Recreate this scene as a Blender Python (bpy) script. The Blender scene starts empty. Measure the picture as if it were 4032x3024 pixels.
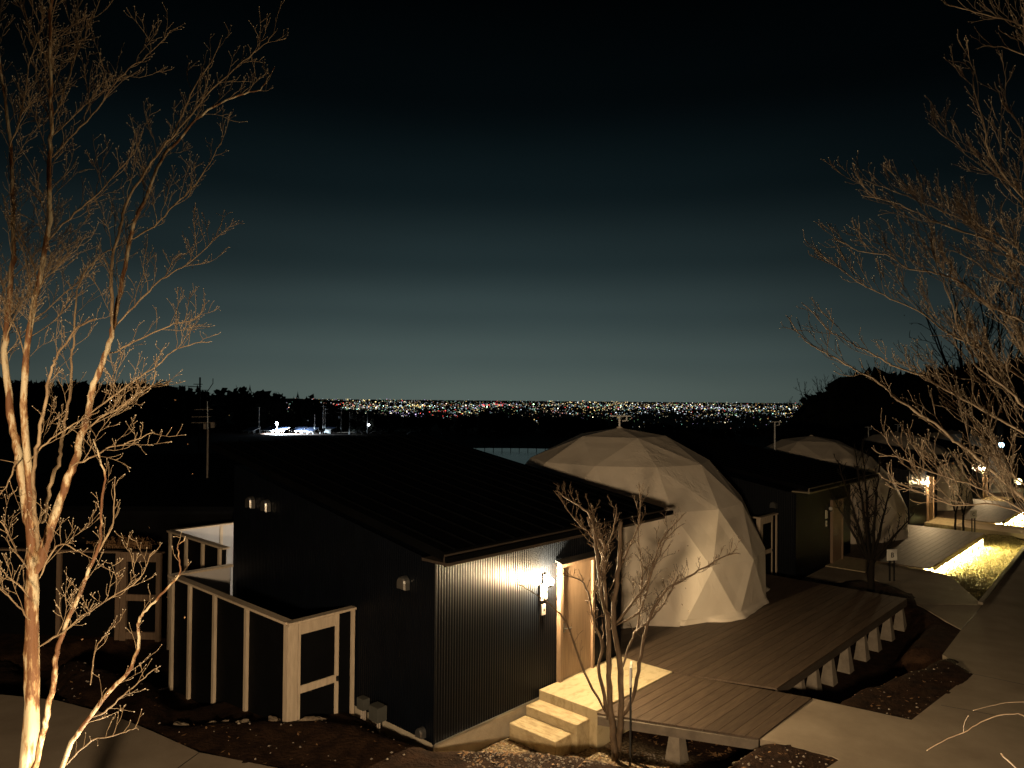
import bpy, math, random
import numpy as np
from mathutils import Vector, Matrix, noise as mnoise
from mathutils.geometry import tessellate_polygon

sc = bpy.context.scene
col = sc.collection
R = math.radians

# ------------------------------------------------------------------ camera
CAM_H = 5.2
FPX, CX, CY = 2912.0, 2016.0, 1512.0          # survey units used to place things from the photograph
pitch, roll = R(0.85), R(0.5)
_f = np.array([0, math.cos(pitch), math.sin(pitch)]); _r = np.array([1.0, 0, 0]); _u = np.cross(_r, _f)
AX = _r*math.cos(roll) + _u*math.sin(roll); AY = -_r*math.sin(roll) + _u*math.cos(roll); AF = _f
CAM = np.array([0, 0, CAM_H])
cd = bpy.data.cameras.new('camera'); cam = bpy.data.objects.new('camera', cd); col.objects.link(cam)
cam.matrix_world = Matrix(((AX[0], AY[0], -AF[0], 0), (AX[1], AY[1], -AF[1], 0), (AX[2], AY[2], -AF[2], CAM_H), (0, 0, 0, 1)))
cd.sensor_width = 36; cd.lens = 26; cd.clip_start = 0.05; cd.clip_end = 60000
sc.camera = cam

# ------------------------------------------------------------------ world: night sky with the city's glow
w = bpy.data.worlds.new('World'); sc.world = w; w.use_nodes = True
nt = w.node_tree; nt.nodes.clear()
N = nt.nodes.new; L = nt.links.new
tc = N('ShaderNodeTexCoord'); sx = N('ShaderNodeSeparateXYZ'); L(tc.outputs['Generated'], sx.inputs[0])
ramp = N('ShaderNodeValToRGB'); L(sx.outputs['Z'], ramp.inputs[0])
cr = ramp.color_ramp; cr.interpolation = 'EASE'
cr.elements[0].position = 0.0; cr.elements[0].color = (.088, .118, .106, 1)
cr.elements[1].position = 0.52; cr.elements[1].color = (.0002, .0006, .0008, 1)
for p, c in ((.05, (.062, .089, .085, 1)), (.11, (.036, .056, .057, 1)), (.18, (.0155, .0275, .030, 1)), (.27, (.0050, .0108, .0130, 1)), (.38, (.0011, .0029, .0037, 1))):
    e = cr.elements.new(p); e.color = c
# the glow is strongest over the city, and fades round the horizon away from it
dot = N('ShaderNodeVectorMath'); dot.operation = 'DOT_PRODUCT'; L(tc.outputs['Generated'], dot.inputs[0]); dot.inputs[1].default_value = (-0.06, 0.998, 0)
az = N('ShaderNodeMapRange'); az.inputs[1].default_value = -0.2; az.inputs[2].default_value = 1.0; az.inputs[3].default_value = 0.0; az.inputs[4].default_value = 1.0
L(dot.outputs['Value'], az.inputs[0])
pw = N('ShaderNodeMath'); pw.operation = 'POWER'; L(az.outputs[0], pw.inputs[0]); pw.inputs[1].default_value = 5.0
cn = N('ShaderNodeTexNoise'); cn.inputs['Scale'].default_value = 2.2; cn.inputs['Detail'].default_value = 3; cn.inputs['Roughness'].default_value = .5
mp = N('ShaderNodeMapping'); mp.inputs['Scale'].default_value = (1, 1, 5.0); L(tc.outputs['Generated'], mp.inputs[0]); L(mp.outputs[0], cn.inputs[0])
cm = N('ShaderNodeMapRange'); cm.inputs[1].default_value = .3; cm.inputs[2].default_value = .7; cm.inputs[3].default_value = .93; cm.inputs[4].default_value = 1.07; L(cn.outputs['Fac'], cm.inputs[0])
mu = N('ShaderNodeMath'); mu.operation = 'MULTIPLY'; L(pw.outputs[0], mu.inputs[0]); L(cm.outputs[0], mu.inputs[1])
bg = N('ShaderNodeBackground'); L(ramp.outputs[0], bg.inputs[0]); L(mu.outputs[0], bg.inputs[1])
wo = N('ShaderNodeOutputWorld'); L(bg.outputs[0], wo.inputs[0])

# moon: one very weak sun lamp, high behind the camera
sd = bpy.data.lights.new('moon', 'SUN'); sd.energy = 0.004; sd.angle = R(0.5); sd.color = (.8, .88, 1)
so = bpy.data.objects.new('moon', sd); col.objects.link(so); so.rotation_euler = (R(35), 0, R(-20))

sc.view_settings.view_transform = 'Standard'; sc.view_settings.look = 'None'
sc.view_settings.exposure = 0; sc.view_settings.gamma = 1; sc.view_settings.use_curve_mapping = False
sc.cycles.use_denoising = True
sc.cycles.max_bounces = 6; sc.cycles.diffuse_bounces = 3; sc.cycles.glossy_bounces = 3; sc.cycles.transmission_bounces = 4
sc.cycles.sample_clamp_indirect = 3.0
sc.cycles.use_light_tree = True

# ------------------------------------------------------------------ survey helpers
YAW = R(42.7)
SA = np.array([math.sin(YAW), math.cos(YAW), 0]); SO = np.array([math.cos(YAW), -math.sin(YAW), 0]); P0 = np.array([-1.12, 11.07, 0])
def ray(x, y): return AX*(x-CX)/FPX - AY*(y-CY)/FPX + AF
def gp(x, y, z=0.0):
    d = ray(x, y); return CAM + d*((z-CAM[2])/d[2])
def at(x, y, Y):
    d = ray(x, y); return CAM + d*(Y/d[1])
VS = 4032/2212
def V(x, y, Y): return at(x*VS, y*VS, Y)
def VG(x, y, z): return gp(x*VS, y*VS, z)
def loc(p):
    p = np.asarray(p, float) - P0; return p@SA, p@SO
def WL(s, t, z): return P0 + SA*s + SO*t + np.array([0, 0, z])
def zpath(s): return .1 - .03*max(0.0, s-5)
def gps(x, y):
    z = .1
    for _ in range(8):
        p = gp(x, y, z); z = zpath(loc(p)[0])
    return p

# ------------------------------------------------------------------ materials
MATS = {}
def mat(name, c1, c2=None, rough=.7, scale=8, stretch=(1, 1, 1), metal=0.0, bump=0.0, bscale=None, detail=5, rand=0.0, lo=.35, hi=.65, spec=.5, coord='Object', c3=None):
    m = bpy.data.materials.new(name); m.use_nodes = True; t = m.node_tree
    b = t.nodes['Principled BSDF']; b.inputs['Roughness'].default_value = rough; b.inputs['Metallic'].default_value = metal
    b.inputs['Specular IOR Level'].default_value = spec
    c1 = (*c1, 1)
    tcn = t.nodes.new('ShaderNodeTexCoord'); mpn = t.nodes.new('ShaderNodeMapping'); mpn.inputs['Scale'].default_value = stretch
    t.links.new(tcn.outputs[coord], mpn.inputs[0])
    last = None
    if c2 is not None:
        nz = t.nodes.new('ShaderNodeTexNoise'); nz.inputs['Scale'].default_value = scale; nz.inputs['Detail'].default_value = detail; nz.inputs['Roughness'].default_value = .62
        t.links.new(mpn.outputs[0], nz.inputs[0])
        rp = t.nodes.new('ShaderNodeValToRGB'); rp.color_ramp.elements[0].position = lo; rp.color_ramp.elements[1].position = hi
        rp.color_ramp.elements[0].color = c1; rp.color_ramp.elements[1].color = (*c2, 1)
        if c3 is not None:
            e = rp.color_ramp.elements.new((lo+hi)/2); e.color = (*c3, 1)
        t.links.new(nz.outputs['Fac'], rp.inputs[0]); last = rp.outputs[0]
    if rand:
        oi = t.nodes.new('ShaderNodeObjectInfo'); mr = t.nodes.new('ShaderNodeMapRange'); mr.inputs[3].default_value = 1-rand; mr.inputs[4].default_value = 1+rand
        t.links.new(oi.outputs['Random'], mr.inputs[0])
        mx = t.nodes.new('ShaderNodeVectorMath'); mx.operation = 'SCALE'
        if last is None: mx.inputs[0].default_value = c1[:3]
        else: t.links.new(last, mx.inputs[0])
        t.links.new(mr.outputs[0], mx.inputs['Scale']); last = mx.outputs[0]
    if last is None: b.inputs['Base Color'].default_value = c1
    else: t.links.new(last, b.inputs['Base Color'])
    if bump:
        bn = t.nodes.new('ShaderNodeTexNoise'); bn.inputs['Scale'].default_value = bscale or scale*3; bn.inputs['Detail'].default_value = 6
        t.links.new(mpn.outputs[0], bn.inputs[0])
        bp = t.nodes.new('ShaderNodeBump'); bp.inputs['Strength'].default_value = 1.0; bp.inputs['Distance'].default_value = bump
        t.links.new(bn.outputs['Fac'], bp.inputs['Height']); t.links.new(bp.outputs[0], b.inputs['Normal'])
    MATS[name] = m; return m
def emat(name, c, s, sample=True):
    m = bpy.data.materials.new(name); m.use_nodes = True; t = m.node_tree; t.nodes.clear()
    e = t.nodes.new('ShaderNodeEmission'); e.inputs[0].default_value = (*c, 1); e.inputs[1].default_value = s
    o = t.nodes.new('ShaderNodeOutputMaterial'); t.links.new(e.outputs[0], o.inputs[0])
    if not sample: m.cycles.emission_sampling = 'NONE'
    MATS[name] = m; return m

mat('siding', (.0026, .0036, .0058), (.0036, .005, .008), rough=.42, scale=3, metal=.0, spec=.13)
mat('roofmetal', (.0018, .002, .0023), (.0028, .003, .0035), rough=.65, scale=2, spec=.04)
mat('fascia', (.035, .026, .020), (.045, .034, .026), rough=.6, scale=4)
mat('fascialit', (.20, .17, .12), (.25, .21, .15), rough=.6, scale=4)  # paler copy of fascia: light on the farther eaves is put into the colour
mat('foundation', (.36, .31, .23), (.44, .38, .29), rough=.85, scale=5, bump=.004, bscale=40)
mat('doorwood', (.22, .145, .09), (.33, .23, .15), rough=.5, scale=6, stretch=(5, 5, .35), detail=8, lo=.3, hi=.7)
mat('steel', (.45, .44, .42), rough=.3, metal=.9)
mat('plate', (.75, .72, .66), rough=.5)
mat('black', (.012, .012, .013), rough=.5)
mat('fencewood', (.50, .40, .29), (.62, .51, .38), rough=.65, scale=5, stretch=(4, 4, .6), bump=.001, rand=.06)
mat('fencedim', (.19, .125, .08), (.26, .175, .115), rough=.75, scale=5, stretch=(4, 4, .6))  # darker copy of fencewood; the boundary fence's dimness is put into the colour
mat('panelout', (.003, .0032, .0036), (.0045, .0048, .0055), rough=.7, scale=3, spec=.08)
mat('panelin', (.46, .44, .44), (.52, .50, .50), rough=.6, scale=2)
mat('deck', (.058, .038, .024), (.112, .077, .051), rough=.62, scale=3.5, stretch=(.7, 6, 6), bump=.003, bscale=12, rand=.14, lo=.3, hi=.7)
mat('deckedge', (.07, .055, .042), (.11, .085, .065), rough=.7, scale=4, stretch=(.5, 3, 3))
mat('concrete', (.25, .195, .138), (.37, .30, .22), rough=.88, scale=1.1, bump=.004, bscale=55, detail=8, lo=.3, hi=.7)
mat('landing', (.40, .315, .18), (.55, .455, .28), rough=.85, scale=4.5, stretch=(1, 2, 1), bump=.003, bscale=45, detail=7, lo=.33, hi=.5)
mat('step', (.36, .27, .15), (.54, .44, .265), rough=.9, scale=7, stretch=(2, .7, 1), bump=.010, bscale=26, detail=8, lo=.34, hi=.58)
mat('beam', (.13, .105, .08), (.19, .155, .12), rough=.8, scale=4)
mat('block', (.21, .175, .135), (.30, .255, .20), rough=.9, scale=6, bump=.004, bscale=40)
mat('boxgrey', (.065, .065, .057), (.085, .085, .075), rough=.5, scale=6)
mat('pipe', (.42, .36, .30), rough=.5)
mat('rock', (.13, .10, .07), (.30, .235, .165), rough=.92, scale=5, bump=.02, bscale=9, detail=8)
mat('pebble', (.22, .18, .14), (.45, .38, .31), rough=.9, scale=9)
mat('leaf', (.17, .085, .035), (.33, .19, .085), rough=.8, scale=7, rand=.2)
mat('bark', (.17, .075, .03), (.60, .50, .33), rough=.7, scale=4.2, stretch=(2.6, 2.6, .6), bump=.014, bscale=8, lo=.455, hi=.545, c3=(.38, .235, .11), detail=6)
mat('branch', (.20, .13, .07), (.40, .295, .175), rough=.75, scale=9, stretch=(1, 1, .5), lo=.35, hi=.65)
mat('branchdark', (.075, .048, .028), (.15, .102, .062), rough=.75, scale=9, stretch=(1, 1, .5), lo=.35, hi=.65, bump=.004, bscale=30)
mat('branchred', (.17, .115, .07), (.30, .225, .145), rough=.75, scale=8, lo=.35, hi=.65)
mat('bud', (.60, .50, .36), rough=.6)
mat('blacktree', (.010, .013, .009), (.024, .030, .018), rough=.9, scale=.4)
mat('silhouettebark', (.010, .008, .006), rough=.95, spec=.1)  # near black: the trees' silhouette shade is put into the bark colour
mat('grass', (.10, .078, .028), (.17, .135, .055), rough=.85, scale=6)
mat('farpole', (.36, .38, .38), rough=.7)
mat('whitepaint', (.75, .76, .76), rough=.6)
mat('solar', (.03, .04, .07), rough=.25)
mat('hill', (.020, .026, .026), rough=1)
mat('carpaint', (.5, .5, .52), rough=.3, metal=.3)
mat('carglass', (.02, .02, .025), rough=.1)
mat('tyre', (.02, .02, .02), rough=.9)
m = mat('water', (.012, .018, .020), rough=.10, bump=.015, bscale=1.2, scale=1)
emat('lamp', (1, .73, .40), 7600)
emat('lampfar', (1, .70, .36), 2600)
emat('strip', (1, .80, .31), 2500)
emat('flood', (.72, .88, 1), 60)
emat('smalllamp', (.9, .95, 1), 9)
emat('bluelamp', (.45, .8, 1), 14)
emat('garden', (1, .85, .38), 6)

# canvas with creases running down from the seams
m = mat('canvas', (.73, .64, .525), (.79, .705, .59), rough=.75, scale=1.3, spec=.25)
t = m.node_tree; b = t.nodes['Principled BSDF']
tcn = t.nodes.new('ShaderNodeTexCoord'); mp1 = t.nodes.new('ShaderNodeMapping'); mp1.inputs['Scale'].default_value = (1.0, 1.0, .33); mp1.inputs['Rotation'].default_value = (.5, .35, .2)
t.links.new(tcn.outputs['Object'], mp1.inputs[0])
n1 = t.nodes.new('ShaderNodeTexNoise'); n1.inputs['Scale'].default_value = 6.5; n1.inputs['Detail'].default_value = 2.5; n1.inputs['Distortion'].default_value = 1.0; t.links.new(mp1.outputs[0], n1.inputs[0])
n2 = t.nodes.new('ShaderNodeTexNoise'); n2.inputs['Scale'].default_value = .75; n2.inputs['Detail'].default_value = 2; t.links.new(tcn.outputs['Object'], n2.inputs[0])
r2 = t.nodes.new('ShaderNodeMapRange'); r2.inputs[1].default_value = .5; r2.inputs[2].default_value = .72; t.links.new(n2.outputs['Fac'], r2.inputs[0])
mm = t.nodes.new('ShaderNodeMath'); mm.operation = 'MULTIPLY'; t.links.new(n1.outputs['Fac'], mm.inputs[0]); t.links.new(r2.outputs[0], mm.inputs[1])
bp = t.nodes.new('ShaderNodeBump'); bp.inputs['Strength'].default_value = 1.0; bp.inputs['Distance'].default_value = .042
t.links.new(mm.outputs[0], bp.inputs['Height']); t.links.new(bp.outputs[0], b.inputs['Normal'])

# ground: soil, gravel and turf, told apart by a painted weight
m = bpy.data.materials.new('soil'); m.use_nodes = True; t = m.node_tree; b = t.nodes['Principled BSDF']; b.inputs['Roughness'].default_value = .95; b.inputs['Specular IOR Level'].default_value = .15
def _nz(sc_, det=6):
    g = t.nodes.new('ShaderNodeNewGeometry'); n = t.nodes.new('ShaderNodeTexNoise'); n.inputs['Scale'].default_value = sc_; n.inputs['Detail'].default_value = det; t.links.new(g.outputs['Position'], n.inputs[0]); return n
def _rp(n, a, c, lo, hi):
    r = t.nodes.new('ShaderNodeValToRGB'); r.color_ramp.elements[0].position = lo; r.color_ramp.elements[1].position = hi
    r.color_ramp.elements[0].color = (*a, 1); r.color_ramp.elements[1].color = (*c, 1); t.links.new(n.outputs['Fac'], r.inputs[0]); return r
def _mix(f, a, c):
    x = t.nodes.new('ShaderNodeMix'); x.data_type = 'RGBA'; t.links.new(f, x.inputs[0]); t.links.new(a, x.inputs[6]); t.links.new(c, x.inputs[7]); return x.outputs[2]
soil = _rp(_nz(5), (.016, .0075, .004), (.042, .021, .011), .35, .65)
grav = _rp(_nz(26, 4), (.11, .075, .04), (.42, .33, .21), .38, .62)
turf = _rp(_nz(9), (.06, .055, .022), (.17, .145, .06), .35, .65)
at1 = t.nodes.new('ShaderNodeAttribute'); at1.attribute_name = 'cover'; sp = t.nodes.new('ShaderNodeSeparateColor'); t.links.new(at1.outputs['Color'], sp.inputs[0])
o1 = _mix(sp.outputs[0], soil.outputs[0], grav.outputs[0]); o2 = _mix(sp.outputs[1], o1, turf.outputs[0]); t.links.new(o2, b.inputs['Base Color'])
bb = t.nodes.new('ShaderNodeBump'); bb.inputs['Distance'].default_value = .03; bb.inputs['Strength'].default_value = 1; t.links.new(_nz(22).outputs['Fac'], bb.inputs['Height']); t.links.new(bb.outputs[0], b.inputs['Normal'])
MATS['soil'] = m

# ------------------------------------------------------------------ mesh helpers
class MB:
    def __init__(self): self.v = []; self.f = []
    def box(self, lo, hi):
        x0, y0, z0 = lo; x1, y1, z1 = hi; k = len(self.v)
        self.v += [(x0, y0, z0), (x1, y0, z0), (x1, y1, z0), (x0, y1, z0), (x0, y0, z1), (x1, y0, z1), (x1, y1, z1), (x0, y1, z1)]
        self.f += [tuple(k+i for i in q) for q in ((0, 3, 2, 1), (4, 5, 6, 7), (0, 1, 5, 4), (1, 2, 6, 5), (2, 3, 7, 6), (3, 0, 4, 7))]
        return self
    def hexa(self, bot, top):
        k = len(self.v); n = len(bot); self.v += [tuple(p) for p in bot] + [tuple(p) for p in top]
        self.f.append(tuple(k+i for i in range(n-1, -1, -1))); self.f.append(tuple(k+n+i for i in range(n)))
        for i in range(n): j = (i+1) % n; self.f.append((k+i, k+j, k+n+j, k+n+i))
        return self
    def tube(self, pts, rad, n=6, cap=True):
        pts = np.asarray(pts, float); m_ = len(pts); k = len(self.v)
        tan = np.gradient(pts, axis=0); tan /= (np.linalg.norm(tan, axis=1, keepdims=True)+1e-9)
        ref = np.array([.31, .17, .93]) if abs(tan[0][2]) < .9 else np.array([1.0, .1, 0])
        ang = np.linspace(0, 2*math.pi, n, endpoint=False); ca = np.cos(ang)[:, None]; sa = np.sin(ang)[:, None]
        u = np.cross(tan[0], ref); u /= np.linalg.norm(u)
        for i in range(m_):
            u = u - tan[i]*(u@tan[i]); u /= (np.linalg.norm(u)+1e-9); vv = np.cross(tan[i], u)
            r = rad[i] if hasattr(rad, '__len__') else rad
            for q in pts[i] + (u*ca + vv*sa)*r: self.v.append(tuple(q))
        for i in range(m_-1):
            for j in range(n):
                j2 = (j+1) % n; a = k+i*n
                self.f.append((a+j, a+j2, a+n+j2, a+n+j))
        if cap:
            self.f.append(tuple(k+j for j in range(n-1, -1, -1))); self.f.append(tuple(k+(m_-1)*n+j for j in range(n)))
        return self
    def bud(self, p, d, r, l):
        d = d/(np.linalg.norm(d)+1e-9); a = np.cross(d, (.3, .5, .8)); a /= np.linalg.norm(a)+1e-9; b_ = np.cross(d, a); k = len(self.v)
        self.v += [tuple(p), tuple(p+d*l*.45+a*r), tuple(p+d*l*.45-a*.5*r+b_*.87*r), tuple(p+d*l*.45-a*.5*r-b_*.87*r), tuple(p+d*l)]
        self.f += [(k, k+2, k+1), (k, k+3, k+2), (k, k+1, k+3), (k+4, k+1, k+2), (k+4, k+2, k+3), (k+4, k+3, k+1)]
    def build(self, name, m, parent=None, smooth=False):
        me = bpy.data.meshes.new(name); me.from_pydata([tuple(map(float, p)) for p in self.v], [], self.f); me.update()
        return link(name, me, m, parent, smooth)
def link(name, me, m, parent=None, smooth=False):
    if m: me.materials.append(MATS[m])
    if smooth: me.polygons.foreach_set('use_smooth', [True]*len(me.polygons))
    o = bpy.data.objects.new(name, me); col.objects.link(o); o.parent = parent; return o
def bevel(o, wd, seg=2):
    import bmesh
    bm = bmesh.new(); bm.from_mesh(o.data); bmesh.ops.bevel(bm, geom=bm.edges[:], offset=wd, segments=seg, affect='EDGES', profile=.6); bm.to_mesh(o.data); bm.free(); return o
def tag(o, label=None, cat=None, group=None, kind=None):
    if label: o['label'] = label
    if cat: o['category'] = cat
    if group: o['group'] = group
    if kind: o['kind'] = kind
    return o
def empty(name, p=(0, 0, 0), rz=0.0):
    o = bpy.data.objects.new(name, None); col.objects.link(o); o.location = tuple(map(float, p)); o.rotation_euler = (0, 0, rz); o.empty_display_size = .2; return o
def copy_tree(o, parent=None):
    c = o.copy(); col.objects.link(c); c.parent = parent
    for ch in list(o.children): copy_tree(ch, c)
    return c
def poly_slab(name, pts, thick, m, parent=None):
    """a flat slab with the outline pts (x, y, z of its top)"""
    pts = [Vector(tuple(map(float, p))) for p in pts]; n = len(pts)
    area = sum(pts[i].x*pts[(i+1) % n].y - pts[(i+1) % n].x*pts[i].y for i in range(n))
    if area < 0: pts.reverse()
    tris = tessellate_polygon([[Vector((p.x, p.y, 0)) for p in pts]])
    mb = MB(); mb.v = [tuple(p) for p in pts] + [(p.x, p.y, p.z-thick) for p in pts]
    for a, b_, c in tris:
        pa, pb, pc = pts[a], pts[b_], pts[c]
        if (pb.x-pa.x)*(pc.y-pa.y)-(pb.y-pa.y)*(pc.x-pa.x) < 0: b_, c = c, b_
        mb.f.append((a, b_, c))
    for i in range(n): j = (i+1) % n; mb.f.append((i, n+i, n+j, j))
    return mb.build(name, m, parent)
def inpoly(x, y, poly):
    r = np.zeros(x.shape, bool); n = len(poly)
    for i in range(n):
        x0, y0 = poly[i][0], poly[i][1]; x1, y1 = poly[(i+1) % n][0], poly[(i+1) % n][1]
        if y0 == y1: continue
        c = ((y0 > y) != (y1 > y)) & (x < (x1-x0)*(y-y0)/(y1-y0)+x0); r ^= c
    return r

# ------------------------------------------------------------------ the row of lodging units: where each one stands
HRZ = math.pi/2 - YAW                    # local x runs along the entrance wall, local y to the back
UNITS = [(0.0, 0.0, 0.0), (15.0, -.57, -.41), (28.4, -.9, -.67), (42.5, -1.2, -1.0)]
def upos(u): s, t_, z = UNITS[u]; return WL(s, t_, z)
def LU(u, x, y, z): s, t_, zz = UNITS[u]; return WL(s+x, t_-y, zz+z)

# ------------------------------------------------------------------ outlines of paths and beds (world)
def z3(x, y): return 2600+x*.6774, 1900+y*.6774
def c4(x, y): return 3000+x*.4665, 2300+y*.4665
def z5(x, y): return 3000+x*.4822, 1600+y*.4822
path_c = gps(*z3(580, 1490)); path_top = gps(*z3(885, 1255)); bed_r = gps(*z3(1460, 1380)); bed_far = gps(*z3(1810, 1110))
pin1 = gps(*z3(1640, 1000)); pin2 = gps(*z3(1750, 855)); bmouth = gps(*z3(1490, 705)); kerb1 = gps(*z3(1875, 712)); kerb2 = gps(*z3(2100, 420))
kd = (kerb2-kerb1); kd[2] = 0; kd /= np.linalg.norm(kd); kn = np.array([kd[1], -kd[0], 0])
def withz(p): return np.array([p[0], p[1], zpath(loc(p)[0])])
kfar = withz(kerb1 + kd*44); ks = [withz(kerb1 + kd*d) for d in (2, 6, 12, 20, 30)]
rs = [withz(kerb1 + kd*d + kn*3.2) for d in (44, 30, 20, 12, 6, 0)]
fb1 = gp(*z3(1000, 1590), .1); fb2 = gp(*z3(1040, 1610), .1)
left_edge = [VG(600, 1659, .1), VG(430, 1625, .1), VG(330, 1580, .1), VG(245, 1545, .1), VG(120, 1512, .1), VG(0, 1500, .1)]
main_path = [path_c, path_top, bed_r, bed_far, pin1, pin2, bmouth, kerb1, *ks, kfar, *rs, withz((12.5, 13.5, 0)), withz((11, 8.5, 0)), (8, 4.5, .1), (2, 3.2, .1), (-5, 3.2, .1), (-13, 5.5, .1), (-14, 12.5, .1), *reversed(left_edge), (-1.2, 9.3, .1), (1.6, 9.0, .1), (3.6, 9.6, .1), fb2, fb1]
# branch path to unit B
bl = [LU(1, 2.37, -1.26, .14), LU(1, 4.71, -1.26, .14)]
b_path = [bmouth, kerb1, withz(WL(18.9, 2.7, 0)), bl[1], bl[0], withz(WL(15.9, 1.6, 0)), withz(WL(15.2, 2.6, 0))]
b_path = [np.array([p[0], p[1], p[2]+.004]) for p in b_path]
cl = [LU(2, 2.37, -1.26, .14), LU(2, 4.71, -1.26, .14)]
c_path = [withz(WL(31.6, 3.4, 0)), withz(WL(34.2, 3.3, 0)), cl[1], cl[0]]
c_path = [np.array([p[0], p[1], p[2]+.004]) for p in c_path]

# ------------------------------------------------------------------ terrain sheet
def axis(lo, hi, step, far):
    a = list(np.arange(lo, hi+1e-6, step)); g = step; x = hi
    while x < far: g *= 1.22; x += g; a.append(x)
    g = step; x = lo; left = []
    while x > -far: g *= 1.22; x -= g; left.append(x)
    return np.array(left[::-1] + a)
gx = axis(-9.5, 27, .14, 24000); gy = axis(5, 42, .14, 15500); gy = gy[gy > -400]; gx = gx
X, Y = np.meshgrid(gx, gy)
def farz(X, Y):
    r = np.hypot(X, Y)
    z = np.interp(r, [0, 22, 40, 60, 110, 267, 400, 1200, 2600, 40000], [-.42, -.45, -1.4, -2.6, -4.4, -9.6, -12, -60, -120, -120])
    # wooded rise on the right
    z += 3.0*np.exp(-(((X-75)/38)**2 + ((Y-95)/45)**2))
    z += 3.0*np.exp(-(((X+150)/80)**2 + ((Y-330)/70)**2))
    return z
Z = farz(X, Y)
S = (X-P0[0])*SA[0] + (Y-P0[1])*SA[1]; T = (X-P0[0])*SO[0] + (Y-P0[1])*SO[1]
row = (S > -3) & (S < 60) & (T > -10) & (T < 9)
Z = np.where(row, -.42 - .021*np.clip(S, 0, 60) - .06*np.clip(-T-4, 0, 10), Z)
near = (np.hypot(X, Y) < 16) & (S < 4)
Z = np.where(near & (T <= 1.5), np.minimum(Z, -.42-.02*np.clip(-T-3, 0, 10)), Z)
cover = np.zeros(X.shape+(4,)); cover[..., 3] = 1
# front planting bed between the left path and the cabin: heaped soil behind a stone edge
edge = [VG(355, 1560, 0), gp(1300, 2848, .1), gp(1537, 2900, .04), gp(1680, 2937, .0), gp(1856, 2950, -.02), gp(2147, 2956, -.04), gp(2300, 2985, -.05), gp(2452, 3010, -.05)]
front_bed = [np.array(p) for p in edge] + [np.array((2.6, 10.2, 0)), np.array((3.6, 9.6, 0)), np.array((1.6, 9.0, 0)), np.array((-1.2, 9.3, 0))] + left_edge[:5] + [VG(120, 1400, 0), VG(350, 1475, .0)]
mk = inpoly(X, Y, front_bed); Z = np.where(mk, .07, Z)
hump = np.exp(-(((X+2.6)/1.3)**2 + ((Y-11.6)/.9)**2)); Z = np.where(mk, Z + .20*hump, Z)
gate_bed = [WL(-3.2, -1.2, 0), WL(-.02, -.9, 0), WL(-.02, -2.6, 0), WL(-.9, -4.2, 0), WL(-3.2, -5, 0)]
mk2 = inpoly(X, Y, gate_bed); Z = np.where(mk2, np.maximum(Z, .02 - .09*np.clip(-T-2, 0, 4)), Z)
right_front = [gp(*z3(370, 1580), .05), gp(*z3(520, 1490), .05), path_c, fb1, fb2, np.array((3.6, 9.6, 0)), np.array((2.6, 10.2, 0))]
mk3 = inpoly(X, Y, right_front); Z = np.where(mk3, .085, Z)
right_bed = [path_top, bed_r, bed_far, pin1, gp(*c4(1300, 650), .05), gp(*c4(1180, 690), .05), gp(*c4(870, 790), .05), gp(*c4(700, 850), .05), gp(*c4(560, 975), .05)]
mk4 = inpoly(X, Y, right_bed); Z = np.where(mk4, .03, Z)
tree_bed = [withz(WL(13.6, 3.2, 0)), withz(WL(15.2, 2.6, 0)), withz(WL(15.9, 1.6, 0)), WL(15.6, .6, 0), WL(13.8, .5, 0), WL(13.5, 2, 0)]
mk5 = inpoly(X, Y, tree_bed); Z = np.where(mk5, -.14, Z)
turf_b = [kerb1, withz(kerb1+kd*15), WL(33, 1.6, 0), WL(18.6, 1.4, 0)]
mk6 = inpoly(X, Y, turf_b); zt = .02 - .03*np.clip(S-5, 0, 60); Z = np.where(mk6, zt-.08, Z)
turf_c = [withz(kerb1+kd*18.2), withz(kerb1+kd*32), WL(48, 1.6, 0), WL(33.5, 1.4, 0)]
mk7 = inpoly(X, Y, turf_c); Z = np.where(mk7, zt-.08, Z)
gravel = inpoly(X, Y, [WL(.2, .0, 0), WL(2.6, -.1, 0), WL(3.2, 3.3, 0), WL(1.6, 2.6, 0), WL(-.4, 1.3, 0)]) & ~mk & ~mk3
tr_bed = [pin1, pin2, bmouth, bmouth-SO*.4, pin2-SO*.8, pin1-SO*.8]
mk8 = inpoly(X, Y, tr_bed); Z = np.where(mk8, .07-.03*np.clip(S-5, 0, 60), Z)
onpath = inpoly(X, Y, main_path) | inpoly(X, Y, b_path) | inpoly(X, Y, c_path); zp = .1 - .03*np.clip(S-5, 0, 60); Z = np.where(onpath, zp-.01, Z)
fine = (X > -9.4) & (X < 27) & (Y > 5) & (Y < 42)
def blur(A, k):
    for _ in range(k):
        B = A.copy(); B[1:-1, :] = (A[:-2, :]+2*A[1:-1, :]+A[2:, :])/4; C_ = B.copy(); C_[:, 1:-1] = (B[:, :-2]+2*B[:, 1:-1]+B[:, 2:])/4; A = C_
    return A
Zb = blur(Z, 2); Z = np.where(fine, Zb, Z)
cover[..., 0] = np.where(fine, blur(gravel.astype(float), 2), 0); cover[..., 1] = np.where(fine, blur((mk6 | mk7).astype(float), 1), 0)
onpath = inpoly(X, Y, main_path) | inpoly(X, Y, b_path) | inpoly(X, Y, c_path)
zp = .1 - .03*np.clip(S-5, 0, 60)
Z = np.where(fine & ~onpath, Z, Z)
rng = np.random.default_rng(5)
nz1 = blur(rng.normal(size=Z.shape), 2); nz2 = blur(rng.normal(size=Z.shape), 14)
amp = np.where(mk | mk2 | mk3 | mk4 | mk5, .05, .025)
Z = np.where(fine, Z + nz1*amp*.9 + nz2*amp*2.2, Z)
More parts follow.
